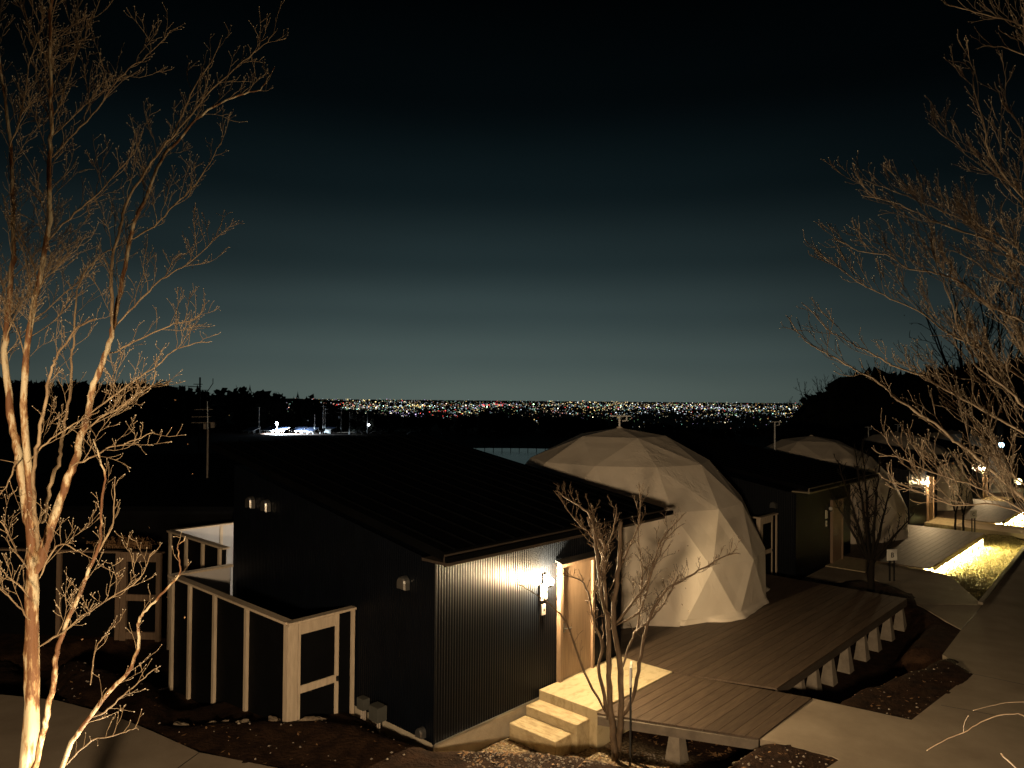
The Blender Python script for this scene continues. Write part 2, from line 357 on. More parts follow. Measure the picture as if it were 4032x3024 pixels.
deep = blur(onpath.astype(float), 2) > .97; Z = np.where(onpath & fine, np.minimum(Z, zp-np.where(deep, .12, .012)), Z)
pond_c = np.array(gp(2010, 1792, -4.0)); pdst = np.hypot((X-pond_c[0])/24, (Y-pond_c[1])/16); Z = np.where(pdst < 1.25, np.minimum(Z, -4.1-.6*(pdst < .9)), Z)
nyy, nxx = X.shape
idx = np.arange(nyy*nxx).reshape(nyy, nxx)
quads = np.stack([idx[:-1, :-1], idx[:-1, 1:], idx[1:, 1:], idx[1:, :-1]], -1).reshape(-1, 4)
me = bpy.data.meshes.new('ground'); me.from_pydata(np.stack([X, Y, Z], -1).reshape(-1, 3).tolist(), [], quads.tolist()); me.update()
ca = me.color_attributes.new('cover', 'FLOAT_COLOR', 'POINT'); ca.data.foreach_set('color', cover.reshape(-1).astype(np.float32))
go = link('ground', me, 'soil', smooth=True); tag(go, kind='structure')
def gz(x, y):
    i = np.clip(np.searchsorted(gy, y)-1, 0, nyy-2); j = np.clip(np.searchsorted(gx, x)-1, 0, nxx-2)
    fy = (y-gy[i])/(gy[i+1]-gy[i]); fx = (x-gx[j])/(gx[j+1]-gx[j])
    return float((Z[i, j]*(1-fx)+Z[i, j+1]*fx)*(1-fy)+(Z[i+1, j]*(1-fx)+Z[i+1, j+1]*fx)*fy)

path_o = tag(poly_slab('path', main_path, .22, 'concrete'), kind='structure')
def joint(p, q):
    p, q = np.array(p), np.array(q); d = q-p; d[2] = 0; d /= np.linalg.norm(d); n_ = np.array([d[1], -d[0], 0])*.007; u_ = np.array([0, 0, .002])
    MB().hexa([p-n_-u_, q-n_-u_, q+n_-u_, p+n_-u_], [p-n_+u_, q-n_+u_, q+n_+u_, p+n_+u_]).build('joint', 'black', path_o)
joint(gps(*c4(1512, 1022)), gps(*c4(2000, 1112))); joint(pin2, kerb1)
for d in (9, 15, 21): joint(withz(kerb1+kd*d), withz(kerb1+kd*d+kn*3.2))
joint(bed_far, withz(bed_far+kn*3.4)); joint(VG(430, 1626, .1), VG(300, 1720, .1))
tag(poly_slab('path_branch', b_path, .22, 'concrete'), kind='structure')
tag(poly_slab('path_branch', c_path, .22, 'concrete'), kind='structure')
tag(poly_slab('path_branch', [LU(1, -.35, -.16, .118), LU(1, 2.36, -.06, .118), LU(1, 2.36, -1.28, .118), LU(1, 1.6, -2.1, .11)], .3, 'concrete'), kind='structure')
# raised kerb between the turf and the path
mb = MB()
for d0, d1 in ((.0, 7.6), (7.6, 15.2)):
    a, b_ = withz(kerb1+kd*(d0+.01)), withz(kerb1+kd*(d1-.01)); q = -kn*.11
    mb.hexa([a-[0, 0, .2], b_-[0, 0, .2], b_+q-[0, 0, .2], a+q-[0, 0, .2]], [a+[0, 0, .07], b_+[0, 0, .07], b_+q+[0, 0, .07], a+q+[0, 0, .07]])
tag(mb.build('kerb', 'block'), kind='structure')
# pond with its railing
mb = MB(); ring = [(pond_c[0]+23*math.cos(a), pond_c[1]+15*math.sin(a), -4.02) for a in np.linspace(0, 2*math.pi, 40, endpoint=False)]
mb.v = ring; mb.f = [tuple(range(40))]
tag(mb.build('pond_water', 'water'), kind='structure')
rail = empty('pond_railing', (pond_c[0], pond_c[1]+15.6, -4.2)); tag(rail, 'low dark post railing along the far edge of the pale pond', 'railing')
for k in range(17):
    px = -12+k*1.5; py = -.03*(px*px)*.55
    MB().box((px-.06, py-.06, 0), (px+.06, py+.06, 1.15)).build('post', 'black', rail)
mb = MB(); mb.tube([(-12+k*1.5, -.03*((-12+k*1.5)**2)*.55, 1.1) for k in range(17)], .05, 4); mb.build('top_rail', 'black', rail)

# ------------------------------------------------------------------ cabin (one per unit)
HW, HD = 4.86, 6.27; SL = .163
def wtop(y): return 2.67 + SL*y
def corrugated(p0, p1, out, z0, topf, pitch_=.055, dep=.0058):
    p0 = np.array(p0, float); p1 = np.array(p1, float); Ln = np.linalg.norm(p1-p0); d = (p1-p0)/Ln; out = np.array(out, float)
    us, ds = [], []; u = 0
    while u < Ln:
        for du, dd in ((0, 0), (.125, .15), (.25, .5), (.375, .85), (.5, 1), (.625, .85), (.75, .5), (.875, .15)):
            us.append(min(u+du*pitch_, Ln)); ds.append(dd)
        u += pitch_
    us.append(Ln); ds.append(0)
    mb = MB()
    for u, dd in zip(us, ds):
        p = p0+d*u+out*dep*dd; mb.v.append((p[0], p[1], z0)); mb.v.append((p[0], p[1], topf(p[1])))
    for i in range(len(us)-1): mb.f.append((2*i, 2*i+2, 2*i+3, 2*i+1))
    return mb
def vent_hood(mb, x, y, z, r=.10, dpt=.11):
    """hood against the side wall (facing -x): domed top, open underside"""
    n = 8; k = len(mb.v)
    prof = [(-r, -r*1.1)] + [(r*math.cos(a), r*math.sin(a)) for a in np.linspace(math.pi, 0, n)] + [(r, -r*1.1)]
    for fx, sc_ in ((0, 1.0), (-dpt*.75, .97), (-dpt, .80)):
        for (a, b_) in prof: mb.v.append((x+fx, y+a*sc_, z+b_*sc_))
    m_ = len(prof)
    for r_ in range(2):
        for i in range(m_-1): a = k+r_*m_+i; mb.f.append((a, a+1, a+m_+1, a+m_))
    mb.f.append(tuple(k+2*m_+i for i in range(m_)))
def make_cabin(label, fascia='fascia', vents=True):
    root = empty('cabin', upos(0), HRZ); tag(root, label, 'cabin', 'cabins along the path')
    MB().box((.02, .02, -.9), (HW-.02, HD-.02, -.01)).build('foundation', 'foundation', root)
    wall = MB(); wall.hexa([(.02, .02, -.01), (HW-.02, .02, -.01), (HW-.02, HD-.02, -.01), (.02, HD-.02, -.01)], [(.02, .02, 2.66), (HW-.02, .02, 2.66), (HW-.02, HD-.02, wtop(HD)), (.02, HD-.02, wtop(HD))])
    wo_ = wall.build('wall', 'siding', root)
    corrugated((0, 0, 0), (HW, 0, 0), (0, -1, 0), 0, lambda y: 2.70).build('ribbed_cladding', 'siding', wo_)
    corrugated((0, HD, 0), (0, 0, 0), (-1, 0, 0), 0, lambda y: wtop(y)+.02).build('ribbed_cladding', 'siding', wo_)
    MB().box((-.02, -.03, -.035), (HW+.02, .0, -.002)).build('base_flashing', 'steel', wo_)
    MB().box((-.022, -.02, 0), (.012, .012, 2.69)).build('corner_trim', 'siding', wo_)
    # roof: a single pitch rising to the back
    def rz(y): return 2.96 + SL*(y+.5)
    x0, x1, y0, y1 = -.27, 5.64, -.5, 6.75
    r_ = MB().hexa([(x0, y0+.03, rz(y0)-.13), (x1, y0+.03, rz(y0)-.13), (x1, y1, rz(y1)-.13), (x0, y1, rz(y1)-.13)], [(x0, y0, rz(y0)), (x1, y0, rz(y0)), (x1, y1, rz(y1)), (x0, y1, rz(y1))]).build('roof', 'roofmetal', root)
    for k in range(14):
        xx = x0+.2+k*.42
        MB().hexa([(xx-.012, y0, rz(y0)), (xx+.012, y0, rz(y0)), (xx+.012, y1, rz(y1)), (xx-.012, y1, rz(y1))], [(xx-.012, y0, rz(y0)+.03), (xx+.012, y0, rz(y0)+.03), (xx+.012, y1, rz(y1)+.03), (xx-.012, y1, rz(y1)+.03)]).build('roof_seam', 'roofmetal', r_)
    MB().box((x0, y0-.02, 2.75), (x1, y0+.025, 2.925)).build('fascia', fascia, r_)
    g = MB(); pr = [(-.60, 2.90), (-.60, 2.82), (-.525, 2.82), (-.525, 2.90)]
    g.hexa([(x0-.02, a, b_) for a, b_ in pr], [(x1+.2, a, b_) for a, b_ in pr]); g.build('gutter', 'roofmetal', r_)
    MB().hexa([(x0+.02, y0+.03, 2.76), (x1-.02, y0+.03, 2.76), (x1-.02, .02, 2.76), (x0+.02, .02, 2.76)], [(x0+.02, y0+.03, 2.80), (x1-.02, y0+.03, 2.80), (x1-.02, .02, 2.80), (x0+.02, .02, 2.80)]).build('soffit', fascia, r_)
    MB().tube([(2.5, -.33, 2.735), (4.9, -.33, 2.735)], .014, 6).build('conduit', 'steel', r_)
    # door
    fr = MB(); fr.box((2.86, -.105, .14), (2.93, -.014, 2.21)); fr.box((3.81, -.105, .14), (3.87, -.014, 2.21)); fr.box((2.93, -.105, 2.15), (3.81, -.014, 2.21))
    dr = MB().box((2.932, -.06, .15), (3.808, -.02, 2.148)).build('door', 'doorwood', root)
    fr.build('door_frame', 'doorwood', dr)
    h = MB(); h.box((2.985, -.072, .98), (3.035, -.06, 1.14)); h.tube([(3.01, -.06, 1.06), (3.01, -.115, 1.06), (3.02, -.12, 1.055), (3.15, -.12, 1.045)], .011, 8); h.tube([(3.01, -.06, 1.2), (3.01, -.085, 1.2)], .025, 10)
    h.build('door_handle', 'steel', dr)
    MB().hexa([(2.80, -.02, 2.25), (3.92, -.02, 2.25), (3.92, -.17, 2.225), (2.80, -.17, 2.225)], [(2.80, -.02, 2.285), (3.92, -.02, 2.285), (3.92, -.17, 2.24), (2.80, -.17, 2.24)]).build('door_canopy', 'black', dr)
    if vents:
        for (y, z, r) in ((.67, 2.29, .10), (5.47, 3.03, .11), (4.87, 3.03, .11), (.22, .13, .07)):
            mb = MB(); vent_hood(mb, -.016, y, z, r); mb.build('vent_hood', 'steel', root)
    return root
cabinA = make_cabin('black ribbed-metal cabin with lit porch lamp, concrete steps and brown wood door')
cabinB = make_cabin('unlit black cabin with lit-coloured eave beside the letter B sign', 'fascialit')
cabinB.location = upos(1)
cabinC = copy_tree(cabinB); cabinC.location = upos(2); cabinC['label'] = 'dark cabin with lit door and lamp behind the letter C sign'
cabinD = copy_tree(cabinB); cabinD.location = upos(3); cabinD['label'] = 'far lamp-lit cabin at the end of the path past the letter C sign'

# landing and steps
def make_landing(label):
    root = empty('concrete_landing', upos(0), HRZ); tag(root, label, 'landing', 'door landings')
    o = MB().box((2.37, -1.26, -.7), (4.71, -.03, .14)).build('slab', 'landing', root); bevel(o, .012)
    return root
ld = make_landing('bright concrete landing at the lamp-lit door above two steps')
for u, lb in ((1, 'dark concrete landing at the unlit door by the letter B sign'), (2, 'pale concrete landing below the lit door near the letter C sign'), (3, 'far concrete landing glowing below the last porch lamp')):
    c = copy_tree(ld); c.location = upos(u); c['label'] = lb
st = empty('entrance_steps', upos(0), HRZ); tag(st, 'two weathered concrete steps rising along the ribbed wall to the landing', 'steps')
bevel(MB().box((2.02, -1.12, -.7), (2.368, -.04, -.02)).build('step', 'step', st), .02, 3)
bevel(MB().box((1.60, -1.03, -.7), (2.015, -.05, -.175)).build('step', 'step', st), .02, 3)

# porch lamp, house number plate, intercom
def ico(r, sub=2, c=(0, 0, 0)):
    import bmesh
    bm = bmesh.new(); bmesh.ops.create_icosphere(bm, subdivisions=sub, radius=r); me_ = bpy.data.meshes.new('globe'); bm.to_mesh(me_); bm.free()
    for v_ in me_.vertices: v_.co += Vector(c)
    return me_
def porch(u, lit, lm, labels):
    root = empty('porch_lamp', LU(u, 2.5, -.016, 2.0), HRZ); tag(root, labels[0], 'lamp', 'porch lamps')
    mb = MB(); mb.box((-.05, -.03, -.09), (.05, 0, .09)); mb.build('back_plate', 'black', root)
    MB().tube([(0, -.02, -.06), (0, -.10, -.12), (0, -.135, -.10)], .012, 8).build('arm', 'black', root)
    me_ = ico(.062, 2, (0, -.14, -.01)); link('globe', me_, lm if lit else 'plate', root, True)
    mb = MB(); mb.tube([(0, -.14, -.10), (0, -.14, -.062)], [.03, .05], 14); mb.build('holder', 'black', root, True)
    p = empty('number_plate', LU(u, 2.47, -.016, 1.66), HRZ); tag(p, labels[1], 'plate', 'wall plates beside the doors')
    MB().box((-.085, -.03, 0), (.085, -.004, .27)).build('panel', 'plate', p); MB().box((-.075, -.004, .02), (.075, 0, .25)).build('mount', 'black', p)
    q = empty('intercom', LU(u, 2.47, -.016, 1.40), HRZ); tag(q, labels[2], 'intercom', 'intercoms beside the doors')
    MB().box((-.045, -.028, 0), (.045, 0, .18)).build('case', 'plate', q); MB().box((-.014, -.032, .06), (.02, -.028, .11)).build('button', 'black', q)
porch(0, True, 'lamp', ('bright globe porch lamp on the ribbed wall by the brown door', 'white wall plate just below the brightest porch lamp', 'small pale intercom below the white plate by the brown door'))
porch(1, False, 'plate', ('unlit porch lamp on the dark cabin by the letter B sign', 'pale wall plate beside the unlit door by the letter B sign', 'small intercom beside the unlit door by the letter B sign'))
porch(2, True, 'lampfar', ('glowing porch lamp left of the narrow lit door behind the letter C sign', 'wall plate below the glowing lamp behind the letter C sign', 'intercom below the glowing lamp behind the letter C sign'))
porch(3, True, 'lampfar', ('farthest glowing porch lamp seen through the bare branches', 'wall plate under the farthest glowing porch lamp', 'intercom under the farthest glowing porch lamp'))

# ------------------------------------------------------------------ geodesic domes
def geodesic():
    """triangles of a five-ring dome, vertex up; rings stand level"""
    th = [0, 18.9, 38.6, 57.8, 77.5, 95.1]; nv = [1, 5, 10, 15, 15, 15]; off = [0, 0, 0, 0, 12, 0]
    P = [[np.array([math.sin(R(th[k]))*math.cos(R(off[k]+i*360/nv[k])), math.sin(R(th[k]))*math.sin(R(off[k]+i*360/nv[k])), math.cos(R(th[k]))]) for i in range(nv[k])] for k in range(6)]
    g = lambda k, i: P[k][i % nv[k]]; tri = []
    for k in range(5):
        tri.append((g(0, 0), g(1, k), g(1, k+1)))
        tri += [(g(1, k), g(2, 2*k), g(2, 2*k+1)), (g(1, k), g(2, 2*k+1), g(1, k+1)), (g(1, k+1), g(2, 2*k+1), g(2, 2*k+2))]
        tri += [(g(2, 2*k), g(3, 3*k), g(3, 3*k+1)), (g(2, 2*k), g(3, 3*k+1), g(2, 2*k+1)), (g(2, 2*k+1), g(3, 3*k+1), g(3, 3*k+2)), (g(2, 2*k+1), g(3, 3*k+2), g(2, 2*k+2)), (g(2, 2*k+2), g(3, 3*k+2), g(3, 3*k+3))]
    for j in range(15):
        tri += [(g(3, j), g(4, j), g(3, j+1)), (g(3, j+1), g(4, j), g(4, j+1)), (g(4, j), g(5, j), g(5, j+1)), (g(4, j), g(5, j+1), g(4, j+1))]
    return tri
DR, DZ = 3.868, .346
def make_dome(label):
    root = empty('dome_tent', LU(0, 9.456, 3.20, .12)); tag(root, label, 'dome tent', 'geodesic dome tents')
    rn = random.Random(3)
    for a, b_, c in geodesic():
        # a taut panel: 16 faces, drawn in a little between the poles, with a lip at its seams
        n = 5; mb = MB(); ix = {}
        nr = np.cross(b_-a, c-a); nr /= np.linalg.norm(nr)
        if nr@(a+b_+c) < 0: nr = -nr; b_, c = c, b_
        for i in range(n+1):
            for j in range(n+1-i):
                k_ = n-i-j; p = (a*k_+b_*i+c*j)/n*DR + np.array([0, 0, DZ])
                e = min(i, j, k_)/n; p = p - nr*(.012*min(e*3.3, 1)) * (1+.5*rn.uniform(-1, 1)*(e > 0))
                ix[i, j] = len(mb.v); mb.v.append(tuple(p))
        for i in range(n):
            for j in range(n-i):
                mb.f.append((ix[i, j], ix[i+1, j], ix[i, j+1]))
                if i+j < n-1: mb.f.append((ix[i+1, j], ix[i+1, j+1], ix[i, j+1]))
        mb.build('fabric_panel', 'canvas', root)
    # loose skirt along the deck
    mb = MB(); n = 180; rg = np.random.default_rng(8); jit = blur(rg.normal(size=(1, n)).repeat(3, 0), 3)[1]*.05
    hexr = lambda th: 1.0
    for k in range(n):
        a = k*2*math.pi/n; u = (a*15/(2*math.pi)) % 1; base = DR*.996*(math.cos(math.pi/15)/math.cos((u-.5)*2*math.pi/15))
        for rr, zz in ((base+.006, .13), (base+.03+jit[k]*.6, .07), (base+.09+jit[k]*2.2, .012), (base+.085+jit[k]*2.2, .0)):
            mb.v.append((rr*math.cos(a), rr*math.sin(a), zz))
    for k in range(n):
        j = (k+1) % n
        for q in range(3): mb.f.append((k*4+q, k*4+q+1, j*4+q+1, j*4+q))
    mb.build('skirt', 'canvas', root, True)
    # poles meet in a capped hub at the top
    MB().tube([(0, 0, DZ+DR-.01), (0, 0, DZ+DR+.03)], [.10, .05], 12).build('crown_cap', 'canvas', root)
    return root
cdir = math.atan2(-20.19, -2.94)
domeA = make_dome('large cream geodesic dome tent on the deck behind the lamp-lit cabin')
domeA.rotation_euler[2] = cdir + R(21.9)
for u, lb in ((1, 'cream dome tent behind the bare tree, between letter B cabin and the lit deck'), (2, 'dome tent beside the lit door near the letter C sign'), (3, 'far pale dome tent with a small blue light behind the last porch lamp')):
    c = copy_tree(domeA); c.location = LU(u, 9.2, 3.0, .12); c['label'] = lb; c.scale = (.95, .95, .92); c.rotation_euler[2] = cdir + R(21.9+u*11)

# ------------------------------------------------------------------ decks
def make_deck(label, lit, skew=True):
    root = empty('timber_deck', upos(0), HRZ); tag(root, label, 'deck', 'timber decks')
    x1 = 13.3; bw = .20; gap_ = .007; k = 0; t = 2.95
    while t > -6.6:
        t0 = t-bw+gap_
        def xs(tt): return 4.73+(tt-1.26)*.36 if (tt > 1.24 and skew) else (4.725 if tt > -.02 else 4.9)
        if t > 1.26 and t0 < 1.24: t0 = 1.245
        xa, xb = xs(t), xs(t0)
        lim = x1 if t > -4 else x1-.4
        MB().hexa([(xb, -t0, .09), (xa, -t, .09), (lim, -t, .09), (lim, -t0, .09)][::-1], [(xb, -t0, .12), (xa, -t, .12), (lim, -t, .12), (lim, -t0, .12)][::-1]).build('board', 'deck', root)
        t = t0-gap_; k += 1
    MB().box((5.36, -2.955, -.06), (x1, -2.915, .086)).build('edge_beam', 'deckedge', root)
    MB().box((x1-.04, -2.912, -.06), (x1, 4.2, .086)).build('edge_beam', 'deckedge', root)
    for i in range(6): MB().box((5.0, -1.9+i*1.2, -.05), (x1-.05, -1.81+i*1.2, .088)).build('joist', 'deckedge', root)
    for i, sx_ in enumerate((6.57, 7.3, 8.12, 9.09, 10.14, 11.0, 12.02, 13.05)):
        a, b_ = .065, .135
        MB().hexa([(sx_-b_, -2.86-b_, -.62), (sx_+b_, -2.86-b_, -.62), (sx_+b_, -2.86+b_, -.62), (sx_-b_, -2.86+b_, -.62)], [(sx_-a, -2.86-a, -.062), (sx_+a, -2.86-a, -.062), (sx_+a, -2.86+a, -.062), (sx_-a, -2.86+a, -.062)]).build('footing_block', 'block', root)
    if lit:
        MB().box((5.5, -2.90, -.10), (x1-.1, -2.87, -.065)).build('light_strip', 'strip', root)
        MB().box((5.4, -2.62, -.8), (x1-.05, -2.58, -.062)).build('bounce_panel', 'whitepaint', root)  # pale panel added behind the strip to bounce its light as a white band
    return root
deckA = make_deck('dark brown board deck on concrete blocks round the large dome', False)
deckB = make_deck('low timber deck with glowing light strip under its edge beside the turf', True, False); deckB.location = LU(1, -.6, .3, .06)
deckC = copy_tree(deckB); deckC.location = LU(2, -.2, .3, .06); deckC['label'] = 'farther timber deck with glowing light strip, past the letter C sign'
deckD = copy_tree(deckA); deckD.location = upos(3) + SO*-.35; deckD['label'] = 'farthest timber deck, under the last dome tent'
# boarded walk from the path to the first landing (set askew to the cabin)
wk = empty('boarded_walk', upos(0), HRZ); tag(wk, 'boarded walk joining the bright landing to the concrete path', 'walkway')
q00, q01, q11, q10 = np.array([2.36, -1.27]), np.array([3.33, -3.545]), np.array([5.37, -3.545]), np.array([4.715, -1.27])
nb = 12
for k in range(nb):
    a0, a1 = k/nb, (k+1)/nb-.0035
    p = [q00+(q01-q00)*a0, q00+(q01-q00)*a1, q10+(q11-q10)*a1, q10+(q11-q10)*a0]
    if k == 0: pass
    MB().hexa([(*v_, .08) for v_ in p], [(*v_, .112) for v_ in p]).build('board', 'deck', wk)
def edge_bar(a, b_, z0, z1, th, nm, m_, par):
    a = np.array(a); b_ = np.array(b_); d = (b_-a)/np.linalg.norm(b_-a); n_ = np.array([d[1], -d[0]])*th
    MB().hexa([(*a, z0), (*b_, z0), (*(b_+n_), z0), (*(a+n_), z0)], [(*a, z1), (*b_, z1), (*(b_+n_), z1), (*(a+n_), z1)]).build(nm, m_, par)
edge_bar(q00+[.0, -.02], q01+[0, .02], -.06, .078, .045, 'edge_beam', 'beam', wk)
edge_bar(q11+[0, .02], q10+[0, -.02], -.06, .078, .045, 'edge_beam', 'deckedge', wk)
for (sx_, ty) in ((2.97, 2.36), (4.6, 2.9)):
    a, b_ = .085, .15
    MB().hexa([(sx_-b_, -ty-b_, -.62), (sx_+b_, -ty-b_, -.62), (sx_+b_, -ty+b_, -.62), (sx_-b_, -ty+b_, -.62)], [(sx_-a, -ty-a, -.06), (sx_+a, -ty-a, -.06), (sx_+a, -ty+a, -.06), (sx_-a, -ty+a, -.06)]).build('footing_block', 'block', wk)

# ------------------------------------------------------------------ fences
def fence_panel(root, p0, p1, z0, z1, posts, inner=True, pw=.07, out=1, wood='fencewood'):
    """posts and rail of pale wood outside, dark boards between, pale lining inside; p0->p1 with the outside on its right"""
    p0 = np.array(p0, float); p1 = np.array(p1, float); Ln = np.linalg.norm(p1-p0); d = (p1-p0)/Ln; n_ = np.array([d[1], -d[0]])*out
    def bar(a, b_, o0, o1, za, zb, nm, m_):
        A_, B_ = p0+d*a, p0+d*b_
        q = [A_+n_*o0, B_+n_*o0, B_+n_*o1, A_+n_*o1]
        ar = (q[1][0]-q[0][0])*(q[2][1]-q[0][1])-(q[1][1]-q[0][1])*(q[2][0]-q[0][0])
        if ar < 0: q.reverse()
        za = za if hasattr(za, '__len__') else (za, za); zb = zb if hasattr(zb, '__len__') else (zb, zb)
        return MB().hexa([(*v_, za[0]) for v_ in q], [(*v_, zb[0]) for v_ in q]).build(nm, m_, root)
    bar(0, Ln, -.005, .018, z0+.05, z1-.045, 'dark_boarding', 'panelout')
    if inner: bar(.02, Ln-.02, -.03, -.008, z0+.05, z1-.045, 'lining', 'panelin')
    bar(-.05, Ln+.05, -.06, .09, z1-.04, z1, 'top_rail', wood)
    for pp in posts: bar(pp-pw/2, pp+pw/2, .020, .075, z0, z1-.042, 'post', wood)
    if inner:
        for pp in np.arange(.85, Ln-.3, .95): bar(pp-.035, pp+.035, -.06, -.032, z0+.05, z1-.042, 'post', wood)
def make_side_fence(label):
    f = empty('side_fence', upos(0), HRZ); tag(f, label, 'fence', 'timber screen fences beside the cabins')
    xl = -1.2
    fence_panel(f, (xl, 6.3), (xl, 2.06), -.6, 1.65, (.08, .85, 1.85, 3.0), out=-1 if False else 1, pw=.075)
    fence_panel(f, (-.04, 6.3), (xl+.06, 6.3), -.6, 1.65, (.1,), out=1)
    MB().box((xl-.09, 1.93, -.6), (xl+.09, 2.055, 1.61)).build('corner_post', 'fencewood', f)
    MB().box((-.10, 1.95, -.5), (-.035, 2.03, 1.61)).build('post', 'fencewood', f)
    MB().box((xl-.07, 1.92, 1.612), (-.03, 2.06, 1.65)).build('top_rail', 'fencewood', f)
    g = empty('g'); bpy.data.objects.remove(g)
    return f
def make_gate(label):
    g = empty('side_gate', upos(0), HRZ); tag(g, label, 'gate', 'gates beside the cabins')
    x0, x1 = -1.09, -.34; y = 1.96
    MB().box((x0+.06, y+.02, -.25), (x1-.06, y+.04, 1.5)).build('dark_boarding', 'panelout', g)
    MB().box((x0, y, -.35), (x0+.045, y+.05, 1.6)).build('stile', 'fencewood', g)
    MB().box((x1-.07, y, -.35), (x1, y+.05, 1.6)).build('stile', 'fencewood', g)
    MB().box((x0+.047, y+.002, 1.42), (x1-.072, y+.048, 1.595)).build('rail', 'fencewood', g)
    MB().box((x0+.047, y+.002, .50), (x1-.072, y+.048, .62)).build('rail', 'fencewood', g)
    MB().box((x1-.05, y-.03, .52), (x1-.025, y-.001, .60)).build('latch', 'black', g)
    MB().box((x1+.01, y+.02, -.25), (-.105, y+.04, 1.6)).build('side_boarding', 'panelout', g)
    return g
fA = make_side_fence('pale timber screen with black boarding beside the lamp-lit cabin'); gA = make_gate('pale-framed gate with a crossbar beside the heaped soil and grey meter boxes')
for u, lf, lg in ((1, 'timber screen fence between the large dome and the unlit cabin', 'pale-framed gate standing right of the large dome'), (2, 'timber screen fence between the second dome and the cabin behind the letter C sign', 'gate between the second dome and the cabin behind the letter C sign'), (3, 'timber screen fence by the far cabin past the letter C sign', 'bright lit gate by the far cabin past the letter C sign')):
    c = copy_tree(fA); c.location = LU(u, 0, -1.4, .40); c['label'] = lf
    c = copy_tree(gA); c.location = LU(u, 0, -1.4, .40); c['label'] = lg
# rear terrace screen behind the first cabin, lit from inside
rt = empty('terrace_screen', upos(0), HRZ); tag(rt, 'taller lit timber screen round the rear terrace of the lamp-lit cabin', 'fence')
fence_panel(rt, (-.08, 9.1), (-.08, 6.42), -.9, 2.0, (.06, .9, 1.72, 2.5))
fence_panel(rt, (4.8, 9.1), (-.02, 9.1), -.9, 2.0, (.1, 1.2, 2.4, 3.6))
tl = empty('terrace_lamp', LU(0, 1.9, 6.36, 2.05), HRZ); tag(tl, 'terrace lamp behind the lamp-lit cabin, out of sight', 'lamp')
link('globe', ico(.07, 2), 'lampT' if 'lampT' in MATS else None, tl)
emat('lampT', (1, .86, .66), 900); tl.children[0].data.materials.clear(); tl.children[0].data.materials.append(MATS['lampT'])
MB().box((-.05, -.09, -.05), (.05, -.07, .05)).build('back_plate', 'black', tl)

# neighbour's fence and cabin on the left
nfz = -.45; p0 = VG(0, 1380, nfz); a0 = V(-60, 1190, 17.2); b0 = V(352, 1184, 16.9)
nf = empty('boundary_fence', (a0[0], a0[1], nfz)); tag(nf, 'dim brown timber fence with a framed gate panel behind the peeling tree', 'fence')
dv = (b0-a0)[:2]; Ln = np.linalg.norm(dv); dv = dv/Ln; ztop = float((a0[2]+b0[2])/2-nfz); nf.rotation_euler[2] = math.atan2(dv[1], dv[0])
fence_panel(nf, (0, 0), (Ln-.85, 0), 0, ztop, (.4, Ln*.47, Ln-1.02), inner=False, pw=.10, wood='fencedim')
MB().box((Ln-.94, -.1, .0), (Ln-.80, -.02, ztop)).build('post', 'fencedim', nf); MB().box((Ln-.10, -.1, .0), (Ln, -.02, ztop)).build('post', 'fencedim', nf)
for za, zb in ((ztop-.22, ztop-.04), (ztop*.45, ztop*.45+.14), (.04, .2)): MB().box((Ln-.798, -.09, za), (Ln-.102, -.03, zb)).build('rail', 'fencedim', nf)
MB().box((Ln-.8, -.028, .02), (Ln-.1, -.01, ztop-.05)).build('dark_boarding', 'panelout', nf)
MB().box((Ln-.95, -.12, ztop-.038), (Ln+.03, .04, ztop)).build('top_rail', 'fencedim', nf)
nc = empty('neighbour_cabin', (-10.6, 19.6, -.5), R(2)); tag(nc, 'unlit black cabin behind the dim boundary fence carrying the antenna mast', 'cabin')
MB().hexa([(-3, 0, -1), (3.2, 0, -1), (3.2, 5, -1), (-3, 5, -1)], [(-3, 0, 2.6), (3.2, 0, 2.6), (3.2, 5, 3.3), (-3, 5, 3.3)]).build('wall', 'panelout', nc)
MB().hexa([(-3.4, -.5, 2.62), (3.6, -.5, 2.62), (3.6, 5.4, 3.5), (-3.4, 5.4, 3.5)], [(-3.4, -.5, 2.74), (3.6, -.5, 2.74), (3.6, 5.4, 3.62), (-3.4, 5.4, 3.62)]).build('roof', 'roofmetal', nc)
# antenna mast standing on it
am = at(817, 1800, 22.0)
an = empty('antenna_mast', (am[0], am[1], am[2]-.9)); tag(an, 'thin television antenna mast rising against the dark woods', 'antenna')
ph_ = lambda y: at(817, y, 22.0)[2]-(am[2]-.9)
MB().tube([(0, 0, 0), (0, 0, ph_(1692))], .028, 8).build('pole', 'beam', an)
MB().tube([(0, 0, ph_(1692)), (-.03, 0, ph_(1580))], .012, 6).build('upper_pole', 'farpole', an)
for y, x0, x1, r in ((1613, -.42, .12, .009), (1642, -.5, .05, .012), (1665, -.5, .18, .012)):
    MB().tube([(x0, 0, ph_(y)), (x1, .05, ph_(y)+.01)], r, 5).build('element', 'beam', an)
MB().box((-.12, -.04, ph_(1690)), (-.05, .04, ph_(1668))).build('bracket', 'beam', an)
MB().box((.10, -.05, ph_(1684)), (.19, .05, ph_(1664))).build('junction_box', 'beam', an)
MB().tube([(.0, -.03, .3), (.0, -.04, -.05), (.1, -.05, -.12), (.4, -.06, -.18)], .006, 4).build('cable', 'beam', an)
